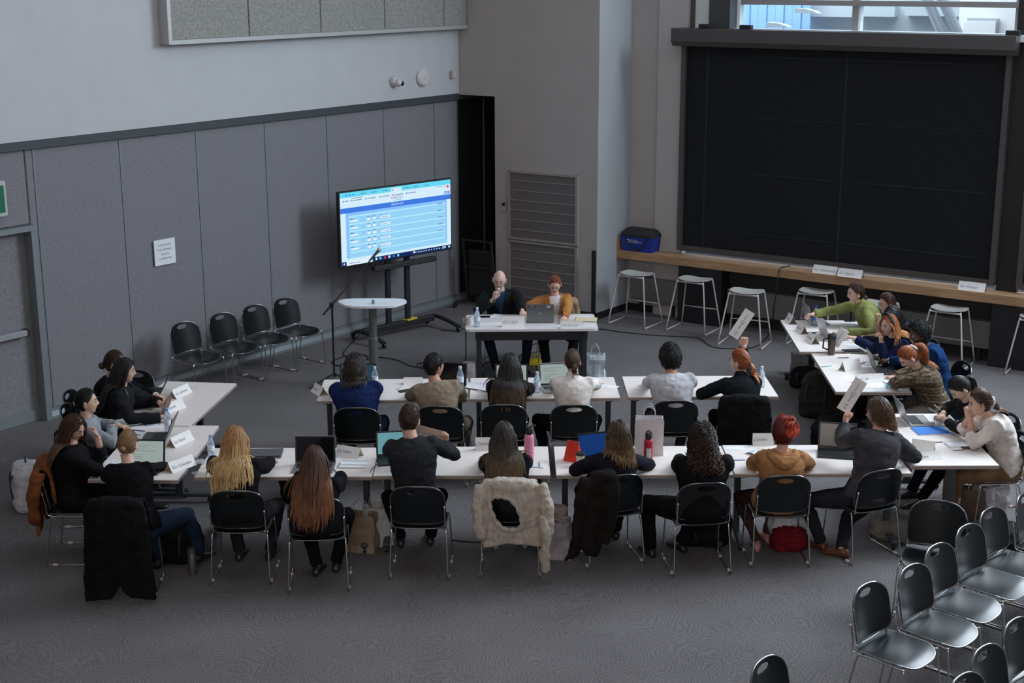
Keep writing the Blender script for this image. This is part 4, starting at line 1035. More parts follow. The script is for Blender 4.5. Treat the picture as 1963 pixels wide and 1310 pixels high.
    if headband:
        MB().tube([H @ (headpt(V((sin(a), .18, cos(a))).normalized(), k0*1.12, fem)*hs)+Hc for a in [R(-105+210*i/24) for i in range(25)]], .023, 8, flat=.45, up=H @ V((1, 0, 0))).build('headband', mat('headband_black', headband, .6), fr['root'], smooth=True)
    return h
BK = (.006, .006, .0075); CHR_ = (.016, .016, .019)
def fwd(az, k): return V((sin(R(az)), cos(R(az)), 0))*k
def pel(key, dy=0.0, dx=0.0):
    c = CH[key].location; az = -math.degrees(CH[key].rotation_euler.z); return c+fwd(az, -.04+dy)+fwd(az+90, dx)
PE = {}
Z = .775
# --- front row, seen from behind
PE['8'] = person('woman with long wavy blonde hair and a black blazer, left in the front row', pel('8'), 4, (449, 843), yaw=12, pitch=14, top=('blazer', BK), legs=(.022, .020, .022), skin_='pale', rh=at(528, 880, Z), lh=at(402, 872, Z), rp=(.55, -.4, -.8), lp=(-.55, -.4, -.8), knees=.36,
  hair=dict(style='long', root=(.33, .17, .065), tip=(.66, .46, .22), length=.42, wave=.009, n=420, thick=.0085, vol=1.07, ombre=.9, shade=(.6, 1.35), seed=3, wavef=.8))
PE['9'] = person('woman with long auburn hair and black blazer before the open black laptop', pel('9', -.02), 0, (601, 882), lean=-.04, yaw=5, pitch=14, top=('blazer', BK), legs=BK, skin_='pale', rh=at(655, 905, Z-.02), lh=at(575, 905, Z-.02), rp=(.55, -.4, -.8), lp=(-.55, -.4, -.8), feet=[(-.05, .22, .07), (.10, .30, .07)],
  hair=dict(style='long', root=(.065, .026, .016), tip=(.24, .085, .030), length=.50, wave=.003, n=420, thick=.0080, vol=1.04, ombre=.8, seed=5))
PE['10'] = person('man with short brown hair and a black shirt holding up a cardboard placard', pel('10', .14, -.04), -6, (784, 804), yaw=16, pitch=8, fem=0, slouch=.045, top=('shirt', (.022, .024, .028)), legs=BK, skin_='fair', rh=at(852, 853, .93), lh=at(752, 868, Z), rp=(.9, -.2, -.6), lp=(-.9, -.1, -.5), rc=62, rn=(-.6, -.2, 0), rd=(.2, .1, 1), mask=True, spread=.16,
  hair=dict(style='short', root=(.055, .028, .016), tip=(.10, .055, .03), length=.055, n=300, thick=.0058, vol=1.035, seed=7, shade=(.6, 1.1)))
PE['11'] = person('woman with long dark half-tied hair and a black sweater beside the pink bottle', pel('11', .06), 0, (964, 838), lean=.04, yaw=2, pitch=18, top=('sweater', BK), legs=BK, skin_='tan', rh=at(1005, 880, Z), lh=at(930, 880, Z), rp=(.55, -.4, -.8), lp=(-.55, -.4, -.8), shoes=(.35, .34, .33),
  hair=dict(style='long', root=(.022, .016, .012), tip=(.13, .085, .045), length=.38, wave=.005, n=420, thick=.0080, vol=1.08, ombre=.75, seed=9, shade=(.6, 1.3)))
PE['12'] = person('woman with shoulder-length highlighted dark hair and a black top at the blue-screen laptop', pel('12', .0), -6, (1186, 836), lean=.02, yaw=-14, pitch=28, top=('sweater', (.010, .011, .018)), legs=BK, skin_='tan', rh=at(1205, 880, Z), lh=at(1150, 896, Z), rp=(.9, -.2, -.5), lp=(-.9, -.1, -.5), big=.92,
  hair=dict(style='long', root=(.020, .013, .008), tip=(.22, .12, .045), length=.24, wave=.006, n=280, thick=.0075, vol=1.06, ombre=.9, seed=11, shade=(.5, 1.4)))
PE['13'] = person('person with chin-length dark curly hair and a loose black sweater', pel('13', -.02), -4, (1346, 845), lean=.0, yaw=-4, pitch=24, big=1.17, top=('sweater', BK), legs=BK, skin_='tan', rh=at(1392, 882, Z), lh=at(1302, 880, Z), rp=(.65, -.4, -.7), lp=(-.65, -.4, -.7), feet=[(-.36, .30, .07), (-.08, .38, .07)], spread=.2,
  hair=dict(style='long', root=(.018, .012, .009), tip=(.075, .035, .022), length=.25, curl=.016, n=260, thick=.0080, vol=1.26, ombre=.8, seed=13, shade=(.5, 1.3)))
PE['14'] = person('person with bright red tied-up hair in a camel hooded coat', pel('14', .06), 0, (1500, 834), lean=-.05, yaw=6, pitch=14, top=('coat', (.36, .175, .075), None, 'hood'), legs=(.05, .03, .025), skin_='pale', rh=at(1530, 878, Z), lh=at(1470, 880, Z), rp=(.9, -.3, -.6), lp=(-.9, -.3, -.6), shoes=(.45, .20, .20), hems=-.12, big=.95, bot_flare=-.01,
  feet=[(-.13, .16, .07), (-.02, .34, .07)], hair=dict(style='pony', root=(.10, .012, .008), tip=(.66, .075, .028), tie=(.35, -.55, .75), tail=.19, wave=.016, n=330, tailn=120, thick=.008, vol=1.22, ombre=1.0, seed=15, shade=(.5, 1.5), messy=1, tiecol=(.3, .03, .02)))
PE['15'] = person('man with chin-length brown hair in a dark grey suit raising a white placard', pel('15', .02), -20, (1684, 796), yaw=-40, pitch=8, fem=0, slouch=.05, top=('blazer', (.050, .047, .054)), legs=(.020, .021, .026), skin_='fair', cuffs=True, sleeve=.93, rh=at(1722, 872, Z), lh=at(1619, 818, 1.02), lp=(-.7, .1, -.9), rp=(.8, -.3, -.6), lc=60, ln=(.5, -.4, 0), ld=(.05, .05, 1), shoes=(.13, .045, .022),
  feet=[(-.30, .18, .07), (-.22, -.02, .07)], spread=.3, hair=dict(style='long', root=(.07, .035, .018), tip=(.21, .12, .06), length=.155, wave=.002, n=320, thick=.0075, vol=1.06, ombre=.6, seed=17, shade=(.6, 1.3)))
PE['7'] = person('woman with blonde-brown low bun and black sweater, back turned, lower left', pel('7', .10, .10), 6, (244, 848), yaw=2, pitch=20, top=('sweater', BK), legs=(.018, .030, .055), skin_='pale', rh=at(275, 896, Z), lh=at(205, 902, Z), rp=(.55, -.4, -.8), lp=(-.55, -.4, -.8), feet=[(.02, .40, .07), (.34, .50, .09)], slouch=.05, big=1.02,
  hair=dict(style='bun', root=(.19, .10, .045), tip=(.42, .26, .12), tie=(0, -.95, -.28), n=300, thick=.0065, vol=1.0, seed=19, bunr=.026, shade=(.6, 1.3), ombre=1))
# --- left tables, facing right
PE['6'] = person('woman with long brown hair and a black jacket resting her chin on her hand', pel('6', .05), 82, (141, 815), yaw=30, pitch=24, tilt=8, top=('blazer', BK), legs=BK, skin_='fair', sleeve=.62, rh=at(178, 888, .80), lh=at(186, 834, 1.02), rp=(.3, -.1, -.9), lp=(-.2, .7, -.9), lc=50, ln=(-.5, 0, .7), ld=(-.3, .1, .7),
  hair=dict(style='long', root=(.055, .025, .014), tip=(.17, .09, .045), length=.44, wave=.008, n=330, thick=.0085, vol=1.06, ombre=.8, seed=21))
PE['5'] = person('woman with a black ponytail and a light grey top in profile at the left tables', pel('5', .10), 80, (166, 766), yaw=2, pitch=-2, top=('shirt', (.24, .26, .29)), legs=BK, skin_='asian', rh=at(213, 818, .84), lh=at(225, 812, .80), rp=(.4, -.1, -.9), lp=(-.3, .1, -.9), rc=45,
  hair=dict(style='pony', root=(.010, .009, .010), tip=(.022, .018, .018), tie=(0, -.95, -.05), tail=.22, n=280, thick=.0065, vol=1.02, seed=23, tiecol=(.5, .40, .35), scrunchie=False))
PE['4'] = person('woman in profile with very long straight black hair and black blazer, left tables', pel('4', .24, .0), 85, (239, 707), yaw=0, pitch=2, slouch=.0, top=('blazer', (.012, .013, .016)), legs=BK, skin_='asian', rh=at(308, 797, .79), lh=at(305, 768, .84), rp=(.5, -.3, -.9), lp=(-.4, -.2, -.9), rc=50, lc=50, sleeve=.98, arml=1.12,
  hair=dict(style='long', root=(.010, .009, .011), tip=(.020, .017, .018), length=.48, wave=.003, n=340, thick=.0085, vol=1.06, seed=25))
PE['3'] = person('person with brown hair in a low knot, half hidden behind the long black hair', pel('3', .22), 85, (220, 692), yaw=6, pitch=8, top=('blazer', BK), legs=BK, skin_='fair', rh=at(305, 765, .80), lh=at(300, 755, .80), rp=(.5, -.3, -.9), lp=(-.4, -.2, -.9), cuffs=True, sleeve=.88, arml=1.12,
  hair=dict(style='bun', root=(.055, .028, .015), tip=(.16, .085, .045), tie=(0, -.95, -.25), n=280, thick=.0065, vol=1.06, seed=27, bunr=.034))
# --- middle row, seen from behind
PE['18'] = person('person with wavy dark chin-length hair in a navy blue jacket', pel('18', .06), 0, (680, 704), yaw=2, pitch=26, fem=0, big=1.10, slouch=.06, top=('blazer', (.010, .020, .085)), legs=(.010, .014, .04), skin_='tan', rh=at(712, 735, Z), lh=at(650, 735, Z), rp=(.9, -.4, -.6), lp=(-.9, -.4, -.6),
  hair=dict(style='long', root=(.014, .011, .011), tip=(.06, .038, .03), length=.18, wave=.012, n=300, thick=.0085, vol=1.16, seed=29, ombre=.8, shade=(.5, 1.3)))
PE['19'] = person('man with short black hair in a tan suit, his face turned right', pel('19', .02), 4, (832, 702), yaw=46, pitch=0, fem=0, twist=6, slouch=.05, top=('blazer', (.27, .215, .16)), legs=(.20, .16, .12), skin_='tan', rh=at(870, 752, Z), lh=at(806, 748, Z), rp=(1, -.35, -.7), lp=(-.9, -.1, -.5),
  hair=dict(style='short', root=(.012, .010, .011), tip=(.03, .025, .025), length=.06, n=300, thick=.006, vol=1.06, seed=31))
PE['20'] = person('woman with long black hair and a black blazer at the centre of the middle row', pel('20', .04), 0, (977, 702), yaw=0, pitch=12, top=('blazer', BK), legs=BK, skin_='asian', rh=at(1016, 742, Z), lh=at(950, 742, Z), rp=(.65, -.4, -.7), lp=(-.65, -.4, -.7),
  hair=dict(style='long', root=(.011, .009, .010), tip=(.10, .055, .022), length=.46, wave=.004, n=320, thick=.008, vol=1.05, seed=33, ombre=.35, shade=(.6, 1.2)))
PE['21'] = person('person in a white turtleneck with a brown low ponytail', pel('21', .10), 2, (1097, 694), yaw=-8, pitch=18, big=1.03, slouch=.05, top=('turtleneck', (.72, .66, .62)), legs=BK, skin_='fair', rh=at(1150, 735, Z), lh=at(1068, 740, Z), rp=(1, -.2, -.5), lp=(-1, -.2, -.5), feet=[(-.26, .34, .07), (.1, .42, .07)], spread=.2,
  hair=dict(style='pony', root=(.075, .040, .025), tip=(.22, .125, .065), tie=(.05, -.97, -.28), tail=.15, wave=.006, n=300, thick=.0065, vol=1.02, seed=35, tailn=60))
PE['22'] = person('man with short black curly hair in a light grey suit', pel('22', .06), 0, (1285, 689), yaw=-8, pitch=14, fem=0, big=1.02, slouch=.06, top=('blazer', (.50, .50, .53)), legs=(.05, .05, .055), skin_='tan', rh=at(1322, 735, Z), lh=at(1240, 735, Z), rp=(.9, -.5, -.5), lp=(-.9, -.5, -.5),
  hair=dict(style='afro', root=(.010, .009, .010), tip=(.02, .018, .018), length=.022, n=380, thick=.0075, vol=1.06, seed=37))
PE['23'] = person('woman with a copper ponytail in a black turtleneck looking left, placard above her head', pel('23', .04), -4, (1417, 696), yaw=-55, pitch=2, top=('turtleneck', (.010, .012, .015)), legs=BK, skin_='pale', sleeve=.95, lh=at(1366, 752, Z+.0), rh=atY(1426, 667, 14.12), lp=(-.9, -.2, -.5), rp=(-.1, .6, -.7), rc=60, rd=(0, 0, 1), rn=(0, -1, 0),
  hair=dict(style='pony', root=(.33, .095, .030), tip=(.56, .22, .085), tie=(.1, -.97, -.12), tail=.24, wave=.012, n=320, tailn=90, thick=.007, vol=1.04, seed=39, shade=(.6, 1.3), ombre=.9, tiecol=(.01, .01, .01), side=.3))
# --- head table, facing the camera
PE['1'] = person('bald man with glasses in a black jacket and dark blue shirt speaking into a microphone', (-.12, 18.0), 184, (958, 537), yaw=0, pitch=16, tilt=-4, fem=0, big=1.05, slouch=.03, top=('blazer', (.012, .014, .015)), legs=(.012, .018, .035), skin_='pale', shirt=(.022, .055, .11), vneck=True, glasses=True, sleeve=.80, rh=atY(947, 574, 17.73), lh=at(1005, 606, .82), rp=(.25, .3, -1), lp=(-1, -.2, -.5), rc=64, rn=(.7, .5, .0), rd=(.25, .1, .9), feet=[(-.30, .25, .07), (.05, .38, .07)],
  hair=dict(style='bald', root=(.30, .22, .18), n=0, seed=41))
PE['2'] = person('woman with tied-back red hair in a tan blazer typing on a grey laptop', (.56, 17.86), 178, (1064, 546), yaw=2, pitch=26, tilt=-2, slouch=.02, top=('blazer', (.40, .175, .055)), legs=BK, skin_='pale', shirt=(.62, .57, .58), vneck=True, rh=at(1035, 602, Z), lh=at(1080, 618, Z), rp=(.7, -.2, -.8), lp=(-.8, -.2, -.8),
  hair=dict(style='bun', root=(.26, .07, .025), tip=(.45, .15, .05), tie=(0, -.95, .0), n=300, thick=.006, vol=1.0, seed=43, bunr=.03))
# --- right tables, facing left
PE['24'] = person('woman in a green turtleneck stretching out her arm, brown hair tied low', (4.38, 16.98), 262, (1640, 566), yaw=-6, pitch=6, top=('turtleneck', (.20, .215, .075)), legs=BK, skin_='pale', rh=at(1550, 608, .90), lh=at(1625, 640, Z), rp=(.8, .1, -.5), lp=(-.5, -.1, -.9), rc=50, arml=1.16, twist=12, rn=(0, -.4, -1), sleeve=.97,
  hair=dict(style='bun', root=(.060, .030, .016), tip=(.16, .09, .05), tie=(0, -.9, -.42), n=300, thick=.0075, vol=1.09, seed=45, bunr=.04))
PE['25'] = person('woman with dark auburn hair, her face just above the black-haired head', (4.50, 16.36), 262, (1700, 587), yaw=-10, pitch=8, top=('sweater', BK), legs=BK, skin_='fair', rh=at(1660, 640, Z), lh=at(1655, 655, Z), rp=(.4, -.3, -.9), lp=(-.4, -.3, -.9),
  hair=dict(style='bun', root=(.055, .015, .012), tip=(.14, .04, .026), tie=(0, -.9, -.35), n=280, thick=.0075, vol=1.06, seed=47))
PE['26b'] = person('person with black hair and a fist at the cheek, hidden behind the black headband', (4.50, 15.95), 264, (1712, 612), yaw=-20, pitch=18, top=('sweater', BK), legs=BK, skin_='tan', sleeve=.35, lh=at(1680, 622, 1.03), rh=at(1665, 650, Z), rp=(.4, -.3, -.9), lp=(-.1, .5, -.9), lc=62, ld=(0, 0, 1), ln=(.6, 0, 0),
  hair=dict(style='long', root=(.010, .009, .010), tip=(.016, .014, .014), length=.30, n=280, thick=.0085, vol=1.08, seed=49))
PE['26'] = person('woman with orange hair and a black headband in a navy cardigan holding a name card', (4.34, 15.44), 256, (1704, 628), yaw=-16, pitch=6, tilt=-3, top=('sweater', (.009, .013, .045)), legs=BK, skin_='pale', rh=at(1636, 652, .90), lh=at(1690, 658, 1.0), rp=(.6, -.1, -.8), lp=(-.2, .5, -1), rc=45, lc=55, sleeve=.88, cuffs=False, ld=(-.3, 0, .8), ln=(-.5, -.2, -.3), rn=(0, -.3, -1), arml=1.05,
  hair=dict(style='long', root=(.45, .15, .045), tip=(.68, .34, .13), length=.36, wave=.004, n=300, thick=.0075, vol=1.03, seed=51, headband=(.008, .012, .012), ombre=.9))
PE['27'] = person('man with short black curly hair, glasses and a bright blue suit looking left', (4.56, 14.98), 262, (1762, 645), yaw=6, pitch=14, fem=0, top=('blazer', (.008, .035, .115)), legs=BK, skin_='dark', cuffs=True, rh=at(1690, 690, Z), lh=at(1680, 700, Z), rp=(.4, -.3, -.9), lp=(-.4, -.3, -.9), glasses=True, beard=(.008, .007, .007),
  hair=dict(style='afro', root=(.010, .009, .010), tip=(.02, .018, .018), length=.025, n=330, thick=.0065, vol=1.03, seed=53))
def plaid(nt, b):
    N = nt.nodes.new; L = nt.links.new; tc = N('ShaderNodeTexCoord'); prev = None
    base = N('ShaderNodeRGB'); base.outputs[0].default_value = (.115, .085, .055, 1); prev = base.outputs[0]
    for ax, scl, col, w_ in (('X', 5.2, (.33, .30, .24), .80), ('Z', 4.6, (.30, .28, .22), .80), ('X', 9.0, (.03, .022, .016), .72), ('Z', 8.3, (.03, .022, .016), .72), ('Y', 5, (.18, .09, .04), .80)):
        wv = N('ShaderNodeTexWave'); wv.bands_direction = ax; wv.inputs['Scale'].default_value = scl; wv.inputs['Distortion'].default_value = .8; wv.inputs['Detail'].default_value = 1; L(tc.outputs['Object'], wv.inputs['Vector'])
        r = N('ShaderNodeValToRGB'); r.color_ramp.elements[0].position = w_; r.color_ramp.elements[1].position = min(1, w_+.12); r.color_ramp.elements[0].color = (0, 0, 0, 1); r.color_ramp.elements[1].color = (.6, .6, .6, 1); L(wv.outputs['Fac'], r.inputs[0])
        mx = N('ShaderNodeMix'); mx.data_type = 'RGBA'; L(r.outputs[0], mx.inputs[0]); L(prev, mx.inputs[6]); mx.inputs[7].default_value = (*col, 1); prev = mx.outputs[2]
    L(prev, b.inputs['Base Color']); b.inputs['Roughness'].default_value = .9; b.inputs['Specular IOR Level'].default_value = .15
node_mat('plaid_wool', plaid)
PE['28'] = person('woman with a long copper ponytail and white scrunchie writing in a brown plaid jacket', (4.32, 14.38), 266, (1741, 690), yaw=-8, pitch=44, slouch=.06, big=1.04, top=('blazer', (.1, .08, .05), MATS['plaid_wool']), legs=(.09, .08, .07), skin_='pale', shirt=(.5, .52, .56), rh=at(1716, 726, Z), lh=at(1712, 738, Z), rp=(.6, -.1, -.8), lp=(-.5, -.2, -.8), rc=45, lc=40, hems=-.12,
  hair=dict(style='pony', root=(.30, .085, .028), tip=(.58, .20, .07), tie=(.0, -.95, .22), tail=.36, wave=.010, n=330, tailn=110, tailfwd=-.05, out0=.7, thick=.0075, vol=1.03, seed=55, scrunchie=True, tiecol=(.70, .66, .62), shade=(.6, 1.3), ombre=1))
PE['17'] = person('woman with tied black hair in a black shirt looking down at a phone', (4.44, 13.10), 258, (1839, 750), yaw=-4, pitch=46, top=('shirt', (.014, .014, .016)), legs=BK, skin_='asian', sleeve=.72, rh=at(1806, 800, .82), lh=at(1808, 808, .84), rp=(.6, -.1, -.8), lp=(-.5, -.2, -.8), rc=50, lc=45, big=.95,
  feet=[(-.05, .62, .07), (.2, .58, .07)], hair=dict(style='pony', root=(.010, .009, .010), tip=(.02, .017, .017), tie=(0, -.95, .1), tail=.26, n=280, thick=.0065, vol=1.05, seed=57))
PE['16'] = person('woman in a white blouse with a brown ponytail, chin on her folded hands', (4.46, 12.52), 270, (1877, 778), yaw=-2, pitch=10, slouch=.06, top=('shirt', (.66, .60, .55)), legs=(.17, .11, .055), skin_='fair', sleeve=.45, rh=at(1856, 806, .99), lh=at(1860, 808, .985), rp=(.7, .4, -1), lp=(-.3, .6, -1), rc=55, lc=55, rd=(-.1, 0, 1), ld=(-.1, 0, 1), rn=(0, 1, 0), ln=(0, -1, 0), spread=.05,
  feet=[(-.06, .50, .07), (.08, .46, .07)], shoes=(.03, .03, .03), hair=dict(style='pony', root=(.085, .048, .028), tip=(.25, .155, .09), tie=(0, -.95, -.05), tail=.20, wave=.012, n=300, tailn=80, thick=.0075, vol=1.08, seed=59, scrunchie=True, tiecol=(.60, .58, .52)))
# ------------------------------------------------------------------ screen on its cart
tvc = V((-1.54, 19.6, 0)); tvd = V((sin(R(47)), cos(R(47)), 0)); tvn = V((tvd.y, -tvd.x, 0))
zTL = onplane(652, 362, tvc, tvd); zTR = onplane(867, 348, tvc, tvd); zBL = onplane(655, 503, tvc, tvd); zBR = onplane(867, 484, tvc, tvd)
TW = ((zTR-zTL).length+(zBR-zBL).length)/2; TZt = (zTL.z+zTR.z)/2; TZb = (zBL.z+zBR.z)/2; tctr = (zTL+zTR+zBL+zBR)/4
print('tv', TW, TZb, TZt)
TH = TZt-TZb
tv = empty('wall_screen', (tctr.x, tctr.y, tctr.z), atan2(tvd.y, tvd.x), label='large flat screen showing a light blue web page with a table', cat='screen')
tv.name = 'flat_screen_television'
MB().box((0, .035, 0), (TW+.02, .06, TH+.02), bev=.008).build('housing', BLACKM, tv)
SCR = {}
def emi(name, c, s=1.0):
    if name not in SCR: SCR[name] = mat(name, (0, 0, 0), .3, emit=c, es=s*.70, spec=.3)
    return SCR[name]
emats = [emi('screen_page_blue', (.30, .64, .92), .95), emi('screen_tab_cyan', (.13, .72, .95), .9), emi('screen_white', (.62, .80, .92), 1.0), emi('screen_bar_blue', (.05, .20, .78), .9), emi('screen_task_navy', (.004, .02, .11), 1), emi('screen_text_grey', (.16, .26, .40), .8), emi('screen_field', (.72, .82, .93), 1.0), emi('screen_red', (.7, .03, .06), 1), emi('screen_line', (.48, .82, .97), 1.0), emi('screen_panel', (.24, .50, .92), 1.0)]
sm = MB(); X0, Z1 = -TW/2, TH/2
def sq(u0, v0, u1, v1, mi, lay=1):      # fractions from the top left
    sm.mi = mi; y = .004-.0012*lay; x0 = X0+u0*TW; x1 = X0+u1*TW; z0 = Z1-v1*TH; z1 = Z1-v0*TH
    sm.add([(x0, y, z0), (x1, y, z0), (x1, y, z1), (x0, y, z1)], [(0, 1, 2, 3)])
sq(.006, .008, .994, .992, 2, 0); sq(.006, .008, .994, .075, 1); sq(.45, .025, .54, .078, 2, 2)
sq(.006, .215, .994, .285, 3); sq(.05, .285, .955, .90, 0); sq(.05, .30, .075, .90, 9, 2); sq(.94, .285, .955, .85, 9, 2); sq(.05, .285, .955, .32, 9, 2)
for i, v in enumerate((.33, .435, .53, .625, .72, .815)): sq(.075, v, .94, v+.012, 8, 2)
for i, v in enumerate((.365, .46, .555, .65, .745)):
    sq(.085, v, .115, v+.012, 5, 3); sq(.085, v+.022, .155, v+.045, 6, 3); sq(.19, v, .20, v+.05, 9, 3)
    for u in (.23, .28): sq(u, v-.002, u+.025, v+.008, 5, 3); sq(u, v+.02, u+.03, v+.05, 6, 3)
    sq(.35, v, .365, v+.008, 5, 3); sq(.35, v+.018, .435, v+.05, 6, 3); sq(.36, v+.030, .42, v+.036, 5, 4)
    sq(.865, v-.04, .915, v-.03, 5, 3)
for u in (.055, .085, .115): sq(u, .035, u+.012, .058, 3, 3)
for u in (.18, .27, .37, .56, .65, .74): sq(u, .04, u+.05, .05, 5, 3)
sq(.456, .045, .468, .062, 7, 3); sq(.957, .085, .975, .118, 7, 3); sq(.935, .09, .942, .112, 5, 3)
for u in (.86, .88, .90): sq(u, .085, u+.010, .097, 5, 3)
sq(.10, .088, .20, .096, 5, 3)
for u, l_ in ((.03, .05), (.10, .09), (.22, .09), (.34, .09), (.455, .10), (.58, .09)): sq(u, .112, u+.010, .132, 7 if u == .455 else 3, 3); sq(u+.016, .116, u+l_, .126, 5, 3)
sq(.935, .165, .955, .205, 3, 3); sq(.963, .165, .983, .205, 3, 3); sq(.94, .175, .95, .195, 2, 4); sq(.968, .178, .978, .182, 2, 4); sq(.968, .188, .978, .192, 2, 4)
sq(.006, .935, .994, .992, 4, 2); sq(.045, .935, .27, .992, 6, 3); sq(.018, .952, .030, .976, 2, 4); sq(.07, .96, .16, .968, 5, 4)
for u, k in ((.295, 2), (.33, 1), (.37, 7), (.41, 6), (.45, 3), (.49, 0)): sq(u, .948, u+.016, .978, k, 4)
for u in (.73, .75, .775, .80, .825, .85, .875): sq(u, .957, u+.010, .970, 6, 4)
sq(.905, .948, .94, .956, 6, 4); sq(.905, .966, .94, .974, 6, 4); sq(.965, .948, .98, .975, 6, 4); sq(.635, .948, .652, .972, 6, 4)
def stext(tx, u, v, size, mi):
    t = text_mb(tx, size, mi, extr=0).xf(Matrix.Translation((X0+u*TW, -.0015, Z1-v*TH)) @ Matrix.Rotation(pi/2, 4, 'X')); sm.join(t)
stext('UNTOC', .5, .160, .058, 5); stext('SESSION LIST', .5, .250, .036, 6); stext('-8°C  Cloudy', .68, .963, .030, 6)
for u in (.475, .50, .525): sq(u-.005, .188, u+.005, .200, 5, 3)
sm.build('screen_page', emats, tv)
ct_ = empty('screen_cart', (tctr.x, tctr.y, 0), atan2(tvd.y, tvd.x), label='black wheeled stand carrying the large screen, with a speaker bar under it', cat='stand')
for x in (-.17, .17): MB().box((x+.06, .11, .92), (.075, .05, 1.66), bev=.004).build('upright', BLACKM, ct_)
MB().box((.06, .085, 1.55), (.75, .04, .5)).build('mount_plate', BLACKM, ct_)
MB().box((.12, .02, TZb-.10), (1.10, .09, .07), bev=.01).build('speaker_bar', mat('speaker_black', (.022, .022, .024), .6), ct_)
MB().box((.06, .11, .13), (1.25, .09, .08), bev=.01).build('base_beam', BLACKM, ct_)
for s in (-1, 1):
    x = s*.66+.06
    m = MB().tube(smooth_path([(x, .30, .07), (x, .12, .15), (x, -.16, .13), (x+s*.01, -.42, .075)], 4), .033, 8, flat=.8); m.build('base_leg', BLACKM, ct_, smooth=40)
    for y in (.28, -.40): MB().lathe([(0, -.014), (.034, -.014), (.036, 0), (.034, .014), (0, .014)], (x, y, .037), 14, Matrix.Rotation(pi/2, 4, 'Y')).build('caster', BLACKM, ct_, smooth=40)
tag(MB().box((0, 0, .009), (.20, .11, .018), bev=.004).build('yellow_cable_box', mat('signal_yellow', (.75, .55, .04), .5), loc=V((tctr.x, tctr.y, .171))+tvd*.27+tvn*-.11, rz=rA), 'flat yellow box lying on the base of the screen stand', 'box')
# microphone stand
mp = at(641, 735, 0); ms = empty('microphone_stand', (mp.x, mp.y, 0), label='black boom microphone stand between the wall chairs and the tall table', cat='microphone stand')
Lm = lambda p: p-V((mp.x, mp.y, 0))
piv = Lm(atY(636, 583, mp.y)); tipm = Lm(atY(711, 497, mp.y+.25)); back = piv-(tipm-piv).normalized()*.16
MB().tube([(0, 0, .10), (0, 0, piv.z)], .0125, 8).build('pole', BLACKM, ms)
MB().tube([back, piv, piv.lerp(tipm, .28)], [.012, .014, .012], 8).build('boom', BLACKM, ms); MB().tube([piv.lerp(tipm, .28), tipm], .008, 8).build('boom_rod', BLACKM, ms)
MB().box(piv, (.05, .05, .07), bev=.01).build('clutch', BLACKM, ms)
for a in (215, 335, 95): MB().tube([(0, 0, .14), (.34*cos(R(a)), .34*sin(R(a)), .012)], .011, 7).build('tripod_leg', BLACKM, ms)
dm_ = (tipm-piv).normalized(); mc_ = MB(); mc_.tube([tipm-dm_*.02, tipm+dm_*.12, tipm+dm_*.14], [.012, .017, .02], 12); mc_.build('microphone', mat('mic_body', (.05, .05, .055), .4), ms, smooth=40)
MB().sph(tipm+dm_*.165, .028, 14, 10).build('microphone_head', mat('mic_grille', (.55, .55, .56), .45, .6, bump=.4, bscale=400), ms, smooth=True)

# ------------------------------------------------------------------ small things: builders
CARD = mat('card_white', (.80, .78, .76), .8); CARDI = mat('card_inside', (.62, .56, .42), .9); EMB = mat('emblem_blue', (.06, .17, .36), .7); TXG = mat('print_grey', (.30, .30, .34), .8); PAP = mat('paper', (.78, .78, .80), .85)
def emblem(mb, cx, cz, s, mi):
    """two leafy hands under a globe"""
    mb.mi = mi
    for sd in (-1, 1): mb.tube([(cx+sd*s*1.05*cos(R(a)), 0, cz+s*.75*sin(R(a))) for a in range(-80, 30, 18)], [s*.05, s*.13, s*.17, s*.19, s*.16, s*.12, s*.04], 5, flat=.25, up=(0, 1, 0))
    for k in (-.45, 0, .45): mb.tube([(cx+k*s-.2*s, 0, cz+.35*s), (cx+k*s, 0, cz+.55*s), (cx+k*s+.2*s, 0, cz+.3*s)], s*.09, 4, flat=.3, up=(0, 1, 0))
def cardface(txt=None, w=.28, h=.10, ring=False, seed=1):
    """print on a card: XZ plane, facing -Y"""
    mb = MB(); emblem(mb, -w*.34, 0, h*.17, 0)
    if txt: mb.join(text_mb(txt, h*.36, 1, extr=.0003, align='LEFT').xf(Matrix.Translation((-w*.18, 0, -.002)) @ Matrix.Rotation(pi/2, 4, 'X')))
    else:
        rnd = random.Random(seed); mb.mi = 1; x = -w*.18; n = rnd.randint(4, 9)
        for i in range(n): l = h*rnd.uniform(.05, .10); mb.box((x+l/2, 0, 0), (l, .0006, h*rnd.uniform(.09, .18))); x += l+h*.03
    if ring:
        mb.mi = 0; mb.tube([(.02+h*.13*cos(2*pi*i/16), 0, h*.13*sin(2*pi*i/16)) for i in range(16)], h*.02, 4, closed=True, flat=.3, up=(0, 1, 0))
        mb.mi = 1; mb.box((w*.26, 0, 0), (w*.24, .0006, h*.06))
    return mb
